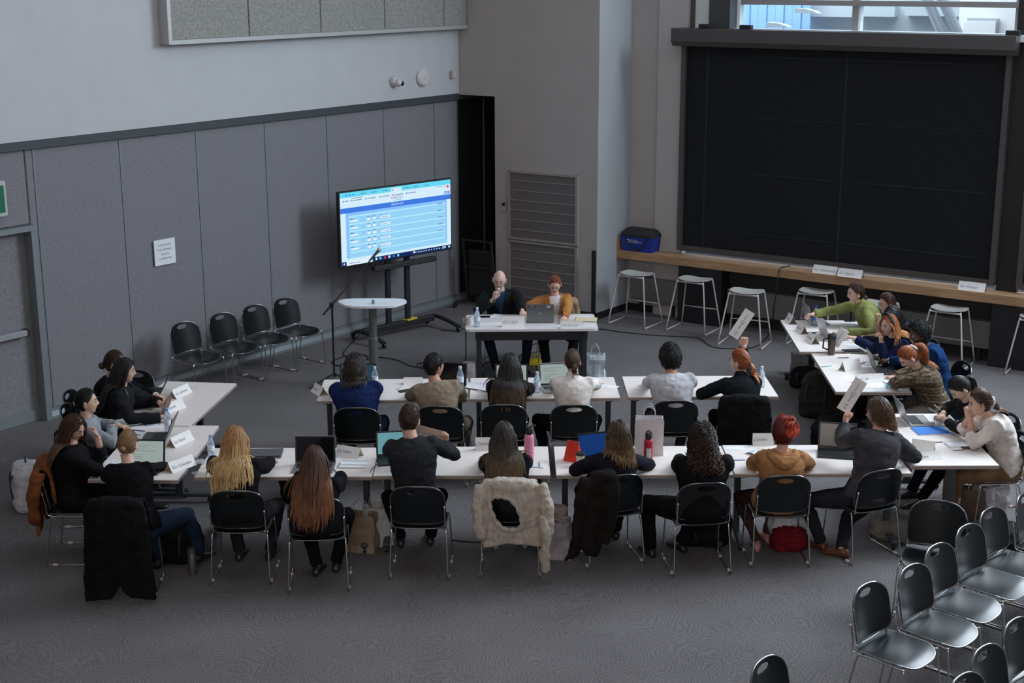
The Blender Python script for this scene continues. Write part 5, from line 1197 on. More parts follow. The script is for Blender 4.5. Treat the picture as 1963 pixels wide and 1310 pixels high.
def tent(px, py, az, label, txt=None, w=.28, h=.105, z=TZ, spread=.055, loc=None, seed=1, grp=None):
    p = loc if loc is not None else at(px, py, z)
    o = empty('name_card', (p.x, p.y, z), -R(az), label=label, cat='name card', group=grp)
    th = math.acos(min(1, spread/h)); 
    for s, nm in ((-1, 'front_panel'), (1, 'back_panel')):
        mb = MB(); n = 5; vs = []
        for j in range(n+1):
            t = j/n; y = s*(spread*(1-t)+.0); zz = h*sin(th)*t+.0006; y += s*.006*sin(pi*t)*-1
            for x in (-w/2, w/2): vs.append((x, y, zz))
        mb.add(vs, [(2*j, 2*j+1, 2*j+3, 2*j+2) for j in range(n)]); mb.mi = 1; mb.add([(x, y*.965, zz-.0008) for x, y, zz in vs], [(2*j, 2*j+2, 2*j+3, 2*j+1) for j in range(n)])
        pn = mb.build(nm, [CARD, CARDI], o, smooth=True)
        if s < 0:
            f = cardface(txt, w, h, seed=seed); f.xf(Matrix.Translation((0, -spread*.5-.0045-.0, h*sin(th)*.5)) @ Matrix.Rotation(-(pi/2-th)+.0, 4, 'X')); tag(f.build('print', [EMB, TXG], pn), kind='stuff')
    return o
def placard(P, right, up, label, w=.30, h=.115, txt=None, col=CARD):
    """flat card held in a hand: P lower-left corner, in the plane right x up"""
    right = right.normalized(); up = (up-right*up.dot(right)).normalized(); n = right.cross(up).normalized()
    M = Matrix(((right.x, -n.x, up.x), (right.y, -n.y, up.y), (right.z, -n.z, up.z)))
    o = empty('placard', P, label=label, cat='placard'); o.rotation_euler = M.to_euler()
    MB().box((w/2, 0, h/2), (w, .003, h)).build('card', col, o)
    f = cardface(txt, w, h, ring=True); f.xf(Matrix.Translation((w/2, -.0022, h/2))); tag(f.build('print', [EMB, TXG], o), kind='stuff')
    return o
def laptop(px, py, az, label, col, scr=None, open_=105, z=TZ, loc=None, w=.325, d=.225, keys=(.02, .02, .022), logo=None, lines=False):
    p = loc if loc is not None else at(px, py, z)
    o = empty('laptop', (p.x, p.y, z), -R(az), label=label, cat='laptop'); mt = mat('laptop_%.2f_%.2f' % col[:2], col, .38, .5)
    b = MB().box((0, 0, .009), (w, d, .014), bev=.003).build('base', mt, o)
    kb = MB()
    for r in range(5):
        for c in range(12): kb.box((-w*.43+w*.86*(c+.5)/12, d*.40-d*.50*(r+.5)/5, .0168), (w*.86/12*.84, d*.50/5*.80, .0016))
    kb.build('keyboard', mat('keys_%.2f' % keys[0], keys, .5), b)
    MB().box((0, -d*.30, .0166), (w*.30, d*.26, .0012)).build('touchpad', mat('touchpad_%.2f' % col[0], tuple(x*.8 for x in col), .3), b)
    A = Matrix.Translation((0, d/2, .014)) @ Matrix.Rotation(-R(open_-90), 4, 'X')
    l = MB(); l.box((0, .004, d*.5), (w, .006, d), bev=.002); l.xf(A); ld = l.build('lid', mt, o)
    s = MB(); s.box((0, -.0003, d*.5), (w*.97, .0022, d*.95)); s.xf(A); s.build('bezel', BLACKM, ld)
    s = MB(); s.box((0, -.002, d*.52), (w*.90, .001, d*.83))
    ms_ = [scr if scr else mat('screen_off', (.006, .007, .009), .12)]
    if lines:
        ms_.append(emi('page_text', (.12, .16, .18), .6)); rnd = random.Random(int(px)); s.mi = 1
        for i in range(9): 
            if rnd.random() < .85: l_ = w*rnd.uniform(.2, .62); s.box((-w*.36+l_/2, -.0028, d*(.85-.075*i)), (l_, .0006, .003))
    s.xf(A); s.build('display', ms_, ld)
    if logo:
        s = MB().box((0, .0080, d*.5), (.03, .001, .02)); s.xf(A); s.build('lid_mark', mat('lid_mark', (.35, .35, .36), .3, .6), ld)
    return o
def bottle(px, py, label, z=TZ, h=.21, r=.032, loc=None, capc=(.75, .78, .82), tint=(.62, .78, .95), lab=(.75, .80, .88), tz=None):
    p = loc if loc is not None else at(px, py, z)
    o = empty('water_bottle', (p.x, p.y, z), label=label, cat='bottle'); m = mat('bottle_plastic_%.2f' % tint[0], tint, .08, trans=.75, spec=.5, alpha=.85)
    MB().lathe([(0, 0), (r*.9, 0), (r, .01), (r*.93, h*.2), (r, h*.25), (r, h*.55), (r*.92, h*.66), (r*.5, h*.84), (r*.38, h*.88), (r*.38, h*.93), (0, h*.93)], n=18).build('body', m, o, smooth=40)
    MB().lathe([(0, h*.90), (r*.45, h*.90), (r*.45, h), (0, h)], n=14).build('cap', mat('cap_%.2f_%.2f' % capc[:2], capc, .5), o, smooth=40)
    MB().lathe([(r*1.01, h*.30), (r*1.02, h*.31), (r*1.02, h*.52), (r*1.01, h*.53)], n=18).build('wrapper', mat('wrapper_%.2f_%.2f' % lab[:2], lab, .5), o, smooth=40)
    return o
def flask(px, py, label, col, h=.25, r=.041, cap=(.012, .012, .013), kind='flask', loop=True, sticker=False):
    p = at(px, py, TZ); o = empty('flask', (p.x, p.y, TZ), label=label, cat='flask'); m = mat('flask_%.2f_%.2f' % col[:2], col, .45, coat=.2)
    MB().lathe([(0, 0), (r*.95, 0), (r, .006), (r, h*.68), (r*.86, h*.76), (r*.62, h*.80), (0, h*.80)], n=24).build('body', m, o, smooth=40)
    cm = mat('flask_cap', cap, .45); MB().lathe([(0, h*.80), (r*.70, h*.80), (r*.72, h*.95), (r*.5, h), (0, h)], n=18).build('cap', cm, o, smooth=40)
    MB().tube([(r*.6*cos(R(a)), 0, h*.93+r*.95*sin(R(a))) for a in range(0, 181, 20)] if loop else [(0, 0, h*.97), (r*.5, 0, h*1.05), (r*1.3, 0, h*1.06)], .006, 6).build('carry_loop', cm, o, smooth=True)
    if sticker:
        q = MB().lathe([(r*1.012, h*.18), (r*1.02, h*.20), (r*1.02, h*.50), (r*1.012, h*.52)], n=24); q.f = [f for i, f in enumerate(q.f) if i % 24 in (16, 17, 18, 19)][:12]; q.m = q.m[:len(q.f)]; q.build('sticker', mat('sticker_white', (.65, .65, .68), .5), o)
    return o
def sheet(px, py, az, label, w=.21, d=.28, z=TZ, col=None, nm='paper_sheet', cat='paper', curl=.0, lines=6, grp=None, stripe=None, n=1):
    p = at(px, py, z); o = empty(nm, (p.x, p.y, z), -R(az), label=label, cat=cat, group=grp); mt = col or PAP
    for k in range(n):
        mb = MB(); nx = 6; vs = []
        for j in range(2):
            for i in range(nx+1):
                u = i/nx; vs.append(((u-.5)*w, (j-.5)*d, .0012+.0016*k+curl*((u*2-1)**2)))
        vs2 = [(x, y, z_-.001) for x, y, z_ in vs]; mb.add(vs+vs2, [(i, i+1, nx+2+i, nx+1+i) for i in range(nx)]+[(2*nx+2+i+1, 2*nx+2+i, 3*nx+3+i, 3*nx+4+i) for i in range(nx)])
        if n > 1: mb.xf(Matrix.Rotation(R((k*37) % 17-8), 4, 'Z') @ Matrix.Translation((.012*((k*5) % 3-1), .01*((k*7) % 3-1), 0)))
        mb.build('sheet', mt, o)
    if lines:
        mb = MB(); rnd = random.Random(int(px*3+py))
        for i in range(lines): l_ = w*rnd.uniform(.3, .75); mb.box((-w*.4+l_/2, d*(.36-.72*i/max(1, lines-1)), .0012+.0016*n+.0004), (l_, d*.012, .0004))
        tag(mb.build('print', TXG, o), kind='stuff')
    if stripe: MB().box((0, d*.46, .0012+.0016*n+.0006), (w, d*.08, .0006)).build('binding', mat('stripe_cyan', stripe, .5), o)
    return o
def book(px, py, az, label, w, d, th, col, nm='notebook', cat='notebook', z=TZ, rough=.5):
    p = at(px, py, z); o = empty(nm, (p.x, p.y, z), -R(az), label=label, cat=cat); mt = mat('%s_%.2f_%.2f' % (nm, col[0], col[1]), col, rough)
    MB().box((0, 0, th*.42), (w-.006, d-.006, th*.80)).build('pages', PAP, o); MB().box((0, 0, th*.94), (w, d, th*.12)).build('cover', mt, o); MB().box((-w/2+.002, 0, th/2), (.004, d, th)).build('spine', mt, o)
    return o
def phone(px, py, az, label, z=TZ, col=(.02, .02, .022)):
    p = at(px, py, z); o = empty('phone', (p.x, p.y, z), -R(az), label=label, cat='phone')
    MB().box((0, 0, .005), (.078, .155, .009), bev=.003).build('case', mat('phone_case_%.2f' % col[0], col, .4), o); MB().box((0, 0, .0098), (.070, .145, .001)).build('screen', mat('phone_glass', (.01, .011, .013), .08), o); return o
def pen(px, py, az, label, col=(.02, .02, .03), z=TZ+.004):
    p = at(px, py, z); o = empty('pen', (p.x, p.y, z), -R(az), label=label, cat='pen')
    MB().tube([(0, -.07, .001), (0, .05, .001)], .0042, 7).build('barrel', mat('pen_%.2f_%.2f' % col[:2], col, .4), o, smooth=True); MB().tube([(0, -.083, .001), (0, -.07, .001)], [.001, .0038], 7).build('tip', BLACKM, o); return o
def paperbag(loc, w, d, h, az, label, col=(.62, .60, .62), handles=True, crumple=.004, nm='paper_bag', z=0.0):
    o = empty(nm, (loc.x, loc.y, z), -R(az), label=label, cat='paper bag'); m = mat('bag_%.2f_%.2f' % col[:2], col, .75, bump=.3, bscale=12)
    mb = MB(); rings = []; N = 6
    for j in range(N+1):
        t = j/N; ring = []
        for i in range(24):
            a = i/24*4; sd = int(a); f = a-sd; cor = [(-1, -1), (1, -1), (1, 1), (-1, 1)]; x = cor[sd][0]*(1-f)+cor[(sd+1) % 4][0]*f; y = cor[sd][1]*(1-f)+cor[(sd+1) % 4][1]*f
            y2 = y*(1-.10*sin(pi*t)) if abs(x) > .99 else y
            x2 = x*(1-.14*t*(1-abs(y))) if abs(x) > .99 else x
            q = V((x2*w/2, y2*d/2, h*t)); n = NZ.noise(q*9+loc)*crumple*3; ring.append(q+V((n*x, n*y, 0)))
        rings.append(ring)
    mb.loft(rings, cap=False); inner = [[V((p.x*.97, p.y*.96, p.z+(.002 if j == N else .004))) for p in r_][::-1] for j, r_ in enumerate(rings)]
    mb.loft(inner, cap=False); mb.add([(-w/2, -d/2, .001), (w/2, -d/2, .001), (w/2, d/2, .001), (-w/2, d/2, .001)], [(0, 1, 2, 3)])
    mb.build('bag_body', m, o)
    if handles:
        for s in (-1, 1): MB().tube(smooth_path([(-w*.2, s*d*.42, h*.93), (-w*.19, s*d*.36, h+.07), (0, s*d*.3, h+.12), (w*.19, s*d*.36, h+.07), (w*.2, s*d*.42, h*.93)], 4), .0035, 6).build('handle', mat('bag_cord', (.60, .58, .58), .7), o)
    return o
def lump(loc, dims, az, label, col, nm, cat, wr=.02, extra=None, z=0.0, sc_=7, rough=.85, straps=True, tag2=None):
    """soft bag: rounded block remeshed and wrinkled"""
    o = empty(nm, (loc.x, loc.y, z), -R(az), label=label, cat=cat); w, d, h = dims; mb = MB()
    mb.lathe([(0, 0), (.40, 0), (.5, .10), (.5, .5), (.46, .78), (.32, .95), (0, 1)], n=24)
    mb.v = [((abs(x)**.75)*(1 if x > 0 else -1)*w*1.0, (abs(y)**.75)*(1 if y > 0 else -1)*d*1.0, zz*h) for x, y, zz in mb.v]
    me = remesh(mb, nm+'_body', [cloth('%s_%.3f_%.3f' % (nm, col[0], col[1]), col, rough=rough)], max(.010, min(dims)/14), 2, wr, sc_)
    for v in me.vertices: v.co.z = max(v.co.z, .001)
    link(me, 'bag_body', o)
    if extra: extra(o, w, d, h)
    return o
# ------------------------------------------------------------------ small things: placing
SIL = (.42, .42, .43); DK = (.030, .032, .036); GY = (.14, .14, .145); PAGE = emi('page_green_white', (.50, .60, .56), .55); BLUES = emi('screen_deep_blue', (.008, .035, .16), .9); TEAL = emi('screen_teal', (.16, .40, .46), .7)
# left tables
laptop(287, 750, 86, 'open dark laptop at the far end of the left tables, its lid leaning back', DK, open_=118)
laptop(296, 838, 88, 'open black laptop in the middle of the left tables with grey lid back', (.11, .115, .12), open_=112)
laptop(272, 899, 4, 'open laptop with a pale text page before the woman with the low bun', DK, PAGE, open_=104, lines=True)
tb_ = at(317, 790, TZ); o = empty('tablet', (tb_.x, tb_.y, TZ+.01), -R(95), label='thin dark tablet standing in the hands of the black-haired woman', cat='tablet')
q = MB().box((0, 0, .09), (.20, .008, .17), bev=.003); q.xf(Matrix.Rotation(-.25, 4, 'X')); q.build('case', mat('tablet_case', (.10, .02, .02), .4), o); q = MB().box((0, -.0048, .09), (.18, .001, .15)); q.xf(Matrix.Rotation(-.25, 4, 'X')); q.build('glass', MATS['phone_glass'] if 'phone_glass' in MATS else mat('phone_glass', (.01, .011, .013), .08), o)
tent(345, 754, 292, 'white name card at the far end of the left tables', 'Lebanon', seed=1)
tent(333, 782, 300, 'white name card behind the clear bottle on the left tables', seed=2, w=.24)
tent(345, 846, 296, 'white name card right of the open black laptop on the left tables', 'Brazil', seed=3)
tent(345, 894, 305, 'white name card at the near corner of the left tables', 'Colombia', seed=4)
bottle(321, 824, 'clear water bottle with a blue cap on the left tables', capc=(.10, .35, .65), h=.23)
sheet(280, 812, 84, 'printed leaflet with a round purple logo on the left tables', .22, .34, lines=5)
tag(MB().tube([(.035*cos(2*pi*i/20), .05*sin(2*pi*i/20), .003) for i in range(20)], .003, 4, closed=True).build('round_mark', mat('print_purple', (.10, .09, .45), .6), loc=at(284, 810, TZ)), 'round purple ring printed on the leaflet on the left tables', 'mark')
sheet(240, 812, 60, 'curled white sheet beside the grey sleeve on the left tables', .2, .26, curl=.03, lines=0)
sheet(214, 905, 86, 'white papers at the near edge before the woman with long brown hair', .2, .26, lines=5, n=2)
sheet(226, 886, 95, 'white sheet under the hand of the woman with long brown hair', .2, .24, lines=4)
pen(262, 829, 130, 'cyan highlighter pen on the left tables', (.05, .45, .70)); pen(268, 822, 110, 'dark blue pen above the cyan highlighter', (.02, .04, .35))
lump(at(304, 896, TZ), (.12, .16, .05), 20, 'small black pouch beside the pale-page laptop', (.012, .012, .013), 'pouch', 'pouch', .006, z=TZ)
for px, py, k, lb in ((383, 886, .055, 'crumpled clear plastic wrap between the left tables and the first table'), (372, 906, .03, 'small scrap of clear wrap at the near edge of the first table')):
    p = at(px, py, TZ); mb = MB().sph((0, 0, k*.35), (k, k*.8, k*.35), 14, 8); mb.v = [(x+NZ.noise(V((x, y, z))*60)*.012, y+NZ.noise(V((y, z, x))*60)*.012, max(.001, z+NZ.noise(V((z, x, y))*70)*.012)) for x, y, z in mb.v]
    tag(mb.build('plastic_wrap', mat('clear_wrap', (.75, .78, .82), .15, trans=.5, alpha=.6), loc=(p.x, p.y, TZ)), lb, 'wrapper')
# first table of the front row
bottle(404, 872, 'clear water bottle standing left of the blonde woman', capc=(.25, .40, .65), h=.20)
laptop(507, 880, -3, 'dark grey closed laptop lying right of the blonde woman', GY, open_=2, loc=at(505, 869, TZ))
sheet(507, 884, 10, 'tan card under the right hand of the blonde woman', .13, .10, col=mat('tan_card', (.50, .36, .29), .8), lines=0, z=TZ+.018)
laptop(600, 897, 0, 'open laptop with a black screen in front of the auburn-haired woman', (.22, .22, .23), open_=98, w=.355, d=.24)
tent(668, 872, 24, 'white name card with bent edge on the first table of the front row', seed=5, w=.24)
sheet(640, 872, 30, 'loose white sheet beside the bent name card', .2, .26, lines=4); book(675, 892, 3, 'white ringed notebook with cyan edge on the first table', .24, .13, .012, (.76, .77, .78)); sheet(678, 886, 3, 'white sheet with a cyan bound edge on the first table', .24, .10, lines=3, stripe=(.10, .50, .60), z=TZ+.014)
pen(640, 899, -20, 'thin grey pen on the first table beside the notebook', (.35, .30, .28))
# second table
laptop(757, 884, -8, 'open laptop with a teal screen left of the man in the black shirt', DK, TEAL, open_=102)
pr = PE['10']; hw = pr['root'].matrix_basis @ pr['WR']
TANC = mat('card_tan', (.56, .43, .36), .8)
placard(hw+V((-.305, .04, .075)), V((1, .02, -.28)), V((.26, -.25, 1)), 'tan name placard held up by the man in the black shirt', .30, .125, col=TANC)
sheet(838, 862, 15, 'white sheet with purple print beside the raised elbow', .18, .14, lines=3)
tent(929, 862, 0, 'tan-white name card on the second table left of the long dark hair', w=.18, h=.12, spread=.03, seed=6)
flask(1013, 882, 'tall pink flask with a black straw lid', (.80, .27, .42), h=.30, r=.044, loop=False)
book(1028, 893, 18, 'white notepad with cyan edge beside the pink flask', .16, .12, .008, (.74, .76, .78)); pen(1033, 889, 0, 'silver pen lying on the white notepad', (.35, .35, .38), z=TZ+.014)
# third table
p = at(1097, 884, TZ); o = empty('pouch', (p.x, p.y, TZ), -R(30), label='red triangular zip pouch standing on the third table', cat='pouch')
mb = MB(); mb.loft([[V((x*w_, y*d_, z)) for x, y in ((-1, -1), (1, -1), (1, 1), (-1, 1))] for w_, d_, z in ((.075, .045, 0), (.07, .04, .04), (.062, .02, .12), (.055, .008, .175))]); link(remesh(mb, 'pouch_body', [cloth('pouch_red', (.62, .05, .035))], .007, 3, .004, 20), 'pouch_body', o)
MB().tube([(-.055, 0, .178), (.055, 0, .178)], .006, 6).build('zip', mat('zip_red', (.45, .03, .03), .4), o); MB().box((.06, 0, .165), (.006, .004, .03)).build('zip_pull', CHR, o)
p = at(1111, 893, TZ); o = empty('coffee_cup', (p.x, p.y, TZ), label='paper coffee cup with a black lid right of the red pouch', cat='cup')
MB().lathe([(0, 0), (.029, 0), (.039, .098), (0, .098)], n=24).build('cup_body', mat('cup_paper', (.68, .62, .52), .6, var=.2, vscale=40), o, smooth=40); MB().lathe([(0, .096), (.042, .096), (.042, .104), (.037, .118), (0, .118)], n=24).build('cup_lid', BLACKM, o, smooth=40)
laptop(1148, 889, -16, 'open laptop with a dark blue screen at the red pouch', DK, BLUES, open_=100)
sheet(1152, 897, -12, 'white sheet under the sleeve at the blue-screen laptop', .15, .1, lines=3)
bg = paperbag(at(1243, 874, TZ)+V((0, .05, 0)), .25, .14, .33, 4, 'white paper carrier bag standing on the third table behind the red flask', (.66, .64, .66), z=TZ)
flask(1241, 888, 'red metal flask with a black cap and sticker in front of the white bag', (.42, .012, .035), h=.27, sticker=True)
# fourth table
tent(1461, 856, 0, 'white name card left of the red-haired person on the fourth table', w=.19, h=.115, spread=.03, seed=7)
sheet(1456, 874, -40, 'white leaflet with blue edge left of the camel coat', .16, .2, lines=3, stripe=(.08, .2, .5), curl=.02); pen(1416, 885, 88, 'thick blue marker at the sleeve of the curly-haired person', (.10, .18, .62)); sheet(1408, 862, 10, 'white sheet with faint print near the curly hair', .16, .12, lines=2)
laptop(1603, 876, 12, 'open black laptop before the man in the dark grey suit', DK, open_=106, w=.34, d=.24)
pr = PE['15']; hw = pr['root'].matrix_basis @ pr['WL']
placard(hw+V((.03, .03, .085)), V((.55, .10, .95)), V((-1, .3, .55)), 'white name placard raised by the man in the dark grey suit', .32, .115)
# right end tables
laptop(1757, 813, 268, 'silver open laptop with black keys at the far right tables', SIL, open_=112, keys=(.03, .03, .03))
o = book(1783, 832, 84, 'bright blue folder on the right tables', .225, .31, .010, (.035, .22, .72), 'folder', 'folder')
tent(1768, 868, 205, 'white tent name card between the blue folder and the near edge', seed=8, w=.20, h=.11)
tent(1772, 884, 352, 'long white name card lying low near the table corner', seed=9, w=.28, h=.085, spread=.06)
book(1834, 859, 84, 'notepad with cyan edge before the white blouse', .14, .2, .012, (.70, .66, .72)); sheet(1834, 866, 80, 'folded white note beside the dark phone', .10, .12, lines=2, curl=.008)
phone(1857, 864, 82, 'dark phone with a brown edge by the elbow of the white blouse', col=(.09, .05, .04)); pen(1796, 853, 80, 'grey pen between the blue folder and the notepad', (.2, .2, .2))
sheet(1808, 818, 70, 'sheet with purple figures under the hands with the phone', .16, .16, lines=4, curl=.01); sheet(1785, 812, 88, 'pale card lying on the keyboard side of the silver laptop', .08, .06, lines=2, z=TZ+.02)
pr = PE['17']; hw = pr['root'].matrix_basis @ pr['WR']; o = phone(1808, 806, 80, 'phone held by the woman in the black shirt looking down'); o.location = hw+V((-.09, -.04, .035)); o.rotation_euler = (.5, .3, 1.4)
o = pen(1814, 798, 60, 'white stylus held above the phone', (.7, .68, .68)); o.location = hw+V((-.06, .0, .075)); o.rotation_euler = (.6, 0, 2.2)
# right column
tent(1516, 622, 86, 'white tent name card at the far corner of the right column', seed=10, w=.22, h=.12); tent(1537, 641, 84, 'second white tent name card from the far end of the right column', seed=11, w=.22, h=.12); tent(1557, 660, 82, 'third white tent name card from the far end of the right column', seed=12, w=.22, h=.12)
laptop(1567, 622, 266, 'silver open laptop under the outstretched green sleeve', SIL, open_=100)
bottle(1563, 628, 'water bottle with a blue cap and blue label beside the silver laptop', capc=(.02, .06, .45), lab=(.02, .20, .62), h=.25, r=.036)
laptop(1600, 652, 262, 'silver open laptop behind the dark travel tumbler', SIL, open_=108)
p = at(1593, 684, TZ); o = empty('travel_tumbler', (p.x, p.y, TZ), label='dark smoky travel tumbler with a black lid and handle', cat='tumbler')
MB().lathe([(0, 0), (.038, 0), (.046, .19), (0, .19)], n=24).build('body', mat('tumbler_smoke', (.08, .065, .06), .15, .3), o, smooth=40); MB().lathe([(0, .188), (.050, .188), (.050, .225), (.04, .238), (0, .238)], n=24).build('lid', BLACKM, o, smooth=40)
MB().tube([(-.044, 0, .19), (-.09, 0, .18), (-.095, 0, .08), (-.042, 0, .06)], .010, 8).build('handle', BLACKM, o, smooth=True)
phone(1561, 643, 80, 'black phone left of the second silver laptop'); book(1580, 645, 70, 'beige soft notebook near the black phone', .13, .18, .014, (.55, .40, .32)); book(1650, 637, 84, 'closed notebook with grey pages before the green sweater', .16, .26, .022, (.50, .48, .50))
sheet(1640, 626, 80, 'loose papers at the far right of the right column', .22, .3, lines=5, n=3); sheet(1632, 655, 70, 'white papers in front of the hidden black-haired person', .22, .3, lines=5, n=2); sheet(1655, 668, 84, 'big white sheet at the inner edge of the right column', .22, .3, lines=4)
book(1612, 645, 60, 'cream cardboard packet with red print on the right column', .12, .16, .03, (.66, .60, .45), 'packet', 'packet')
pr = PE['26']; hw = pr['root'].matrix_basis @ pr['WR']; placard(hw+V((-.16, .02, -.12)), V((.25, -.35, .62)), V((-1, .3, .3)), 'white name card held upright by the woman with the black headband', .26, .11)
book(1635, 678, 80, 'dark closed tablet under the navy sleeve', .14, .22, .012, (.04, .045, .05), 'tablet', 'tablet'); pen(1618, 690, 84, 'black marker on the right column beside the upright card', (.02, .02, .02)); pen(1586, 706, 70, 'cyan capped pen near the left edge of the right column', (.08, .45, .55))
tent(1630, 712, 150, 'curling white tent card on the near table of the right column', seed=13, w=.24, h=.12); sheet(1658, 700, 80, 'papers with a red line left of the dark laptop', .22, .3, lines=5, n=2); pen(1655, 700, 40, 'red pen on the papers left of the dark laptop', (.55, .03, .03), z=TZ+.008)
laptop(1697, 716, 272, 'dark grey open laptop with its back to the room, right column', (.10, .105, .11), open_=108, logo=True)
tent(1666, 736, 352, 'long white name card with two marks at the near end of the right column', seed=14, w=.30, h=.10, spread=.05)
sheet(1680, 744, 100, 'white sheet with a cyan edge at the near end of the right column', .18, .22, lines=3, stripe=(.10, .5, .62)); book(1708, 737, 84, 'cyan-edged notepad under the hand that writes', .14, .17, .012, (.66, .74, .78)); phone(1731, 748, 80, 'grey phone beside the plaid sleeve', col=(.30, .27, .26))
sheet(1682, 753, 90, 'blank white sheet at the near edge of the right column', .10, .24, lines=0); pr = PE['28']; hw = pr['root'].matrix_basis @ pr['WR']; o = pen(1718, 722, 0, 'black pen in the hand of the woman in plaid'); o.location = hw+V((-.09, 0, .05)); o.rotation_euler = (.9, 0, 2.0)
# counter
for px, py, lb, tx in ((1583, 528, 'leftmost white name card on the oak counter', 'Netherlands'), (1631, 535, 'white name card on the oak counter, second from left', 'Nigeria'), (1864, 562, 'white name card alone on the right of the oak counter', 'Vietnam')):
    tent(px, py, 34, lb, tx, z=zc, w=.34, h=.12)
# middle row
laptop(684, 745, 0, 'open laptop hidden behind the dark wavy head in the middle row', DK, mat('screen_dim', (.01, .02, .03), .2, emit=(.02, .05, .07), es=.6), open_=100, w=.38)
bottle(719, 741, 'clear water bottle right of the navy jacket', h=.22); tent(612, 752, 60, 'white name card at the left end of the middle row', seed=15, w=.22)
o = phone(778, 749, 62, 'black phone left of the tan suit'); pen(766, 742, 20, 'grey pen standing beside the black phone', (.4, .38, .36)); tent(792, 735, 178, 'white name card half hidden by the tan suit', seed=16, w=.2, h=.09)
laptop(861, 744, 14, 'open laptop with a dark screen beyond the face of the man in tan', DK, open_=98, w=.30); bottle(882, 744, 'clear water bottle between the tan suit and the long black hair', h=.235, r=.036)
sheet(905, 742, -60, 'white sheet with blue emblem over the joint of the middle tables', .18, .3, lines=3, curl=.015); sheet(925, 738, -70, 'lilac-tinted sheet left of the long black hair', .14, .22, lines=3, col=mat('paper_lilac', (.52, .52, .70), .8)); book(929, 750, 20, 'small white notepad left of the long black hair', .14, .11, .008, (.70, .70, .72)); pen(927, 750, -50, 'black pen lying on the small white notepad', z=TZ+.014)
laptop(980, 748, 0, 'open laptop with a pale page behind the long black hair', DK, PAGE, open_=100, w=.34, lines=True); bottle(1029, 753, 'clear water bottle left of the white turtleneck', h=.22, r=.035)
laptop(1069, 748, -10, 'silver laptop with a pale page in front of the white turtleneck', SIL, PAGE, open_=104, w=.34, d=.235, lines=True); sheet(1163, 742, -62, 'white leaflet with purple outline right of the white turtleneck', .12, .24, lines=3)
bottle(1459, 745, 'clear water bottle behind the copper ponytail', h=.22)
pr = PE['23']; hw = pr['root'].matrix_basis @ pr['WR']; placard(hw+V((-.06, .03, .06)), V((.55, .1, .85)), V((-.85, .15, .55)), 'white name placard raised above the copper-haired head', .31, .11)
# head table
tent(984, 626, 0, 'name card reading Chair on the head table', 'Chair', w=.27, h=.135, spread=.04); tent(1096, 630, 0, 'name card reading Director at the right of the head table', 'Director', w=.27, h=.10, spread=.04)
lp = laptop(1036, 616, 181, 'grey laptop with stickers on its lid at the head table', (.16, .165, .17), open_=98, logo=True, w=.33, d=.235)
for tx, x, wd in (('YETI', .10, .10), ('', -.10, .05)):
    A = Matrix.Translation((0, .225/2+.005, .014)) @ Matrix.Rotation(-R(8), 4, 'X') @ Matrix.Translation((x, .0082, .205)) @ Matrix.Rotation(pi, 4, 'Z')
    MB().box((0, 0, 0), (wd, .0006, .028)).xf(A).build('sticker', mat('sticker_pale', (.50, .50, .50), .5), lp)
    if tx: MB().box((0, -.0006, 0), (wd*.94, .0006, .022)).xf(A).build('sticker_face', BLACKM, lp); text_mb(tx, .026, extr=.0003).xf(A @ Matrix.Translation((0, -.0014, 0)) @ Matrix.Rotation(pi/2, 4, 'X')).build('lettering', MATS['sticker_pale'], lp)
bottle(915, 626, 'clear water bottle at the left end of the head table', h=.24, r=.037)
p = at(900, 622, TZ); o = empty('mug', (p.x, p.y, TZ), label='white mug with grey print at the left end of the head table', cat='mug')
MB().lathe([(0, 0), (.038, 0), (.042, .01), (.042, .10), (.038, .10), (.036, .012), (0, .012)], n=24).build('mug_body', mat('mug_glaze', (.70, .66, .66), .3), o, smooth=40); MB().tube([(-.04, 0, .08), (-.072, 0, .075), (-.072, 0, .035), (-.04, 0, .025)], .007, 8).build('mug_handle', MATS['mug_glaze'], o, smooth=True)
phone(928, 608, 85, 'dark phone beside the bottle on the head table'); pen(1082, 609, 60, 'blue pen right of the laptop on the head table', (.05, .12, .60)); pen(1003, 605, 20, 'black pen on the papers of the bald man')
sheet(965, 608, 10, 'spread white papers before the bald man', .30, .22, lines=4, n=3); sheet(1105, 611, 5, 'stack of white papers right of the laptop on the head table', .32, .22, lines=4, n=3); book(1124, 614, 8, 'cream folder hanging over the right end of the head table', .27, .20, .006, (.72, .62, .42), 'folder', 'folder', z=TZ+.008); sheet(940, 622, 0, 'printed white sheet behind the water bottle on the head table', .28, .2, lines=4); sheet(1128, 626, 0, 'printed white sheet at the right corner of the head table', .16, .10, lines=3)
pr = PE['1']; hw = pr['root'].matrix_basis @ pr['WR']; mth = pr['root'].matrix_basis @ (pr['Hc']+pr['H'] @ V((.0, .135, -.062)))
hc_ = hw+V((.018, -.005, .075)); dv = (mth-hc_+V((0, 0, .05))).normalized(); o = empty('hand_microphone', mth, label='hand microphone with a silver head held at the mouth of the bald man', cat='microphone')
MB().tube([dv*-.20, dv*-.03], [.012, .016], 12).build('handle', BLACKM, o, smooth=40); MB().sph((0, 0, 0), .026, 14, 10).build('microphone_head', MATS['mic_grille'], o, smooth=True)
p = at(716, 581, 1.07); o = empty('marker_box', (p.x, p.y, 1.07), -R(0), label='small blue marker cap and white label slip on the tall table', cat='marker')
MB().lathe([(0, 0), (.018, 0), (.018, .03), (.012, .05), (0, .05)], n=14).build('cap', mat('cap_blue_grey', (.12, .22, .30), .4), o); MB().box((.09, .02, .002), (.15, .06, .003)).build('slip', PAP, o)
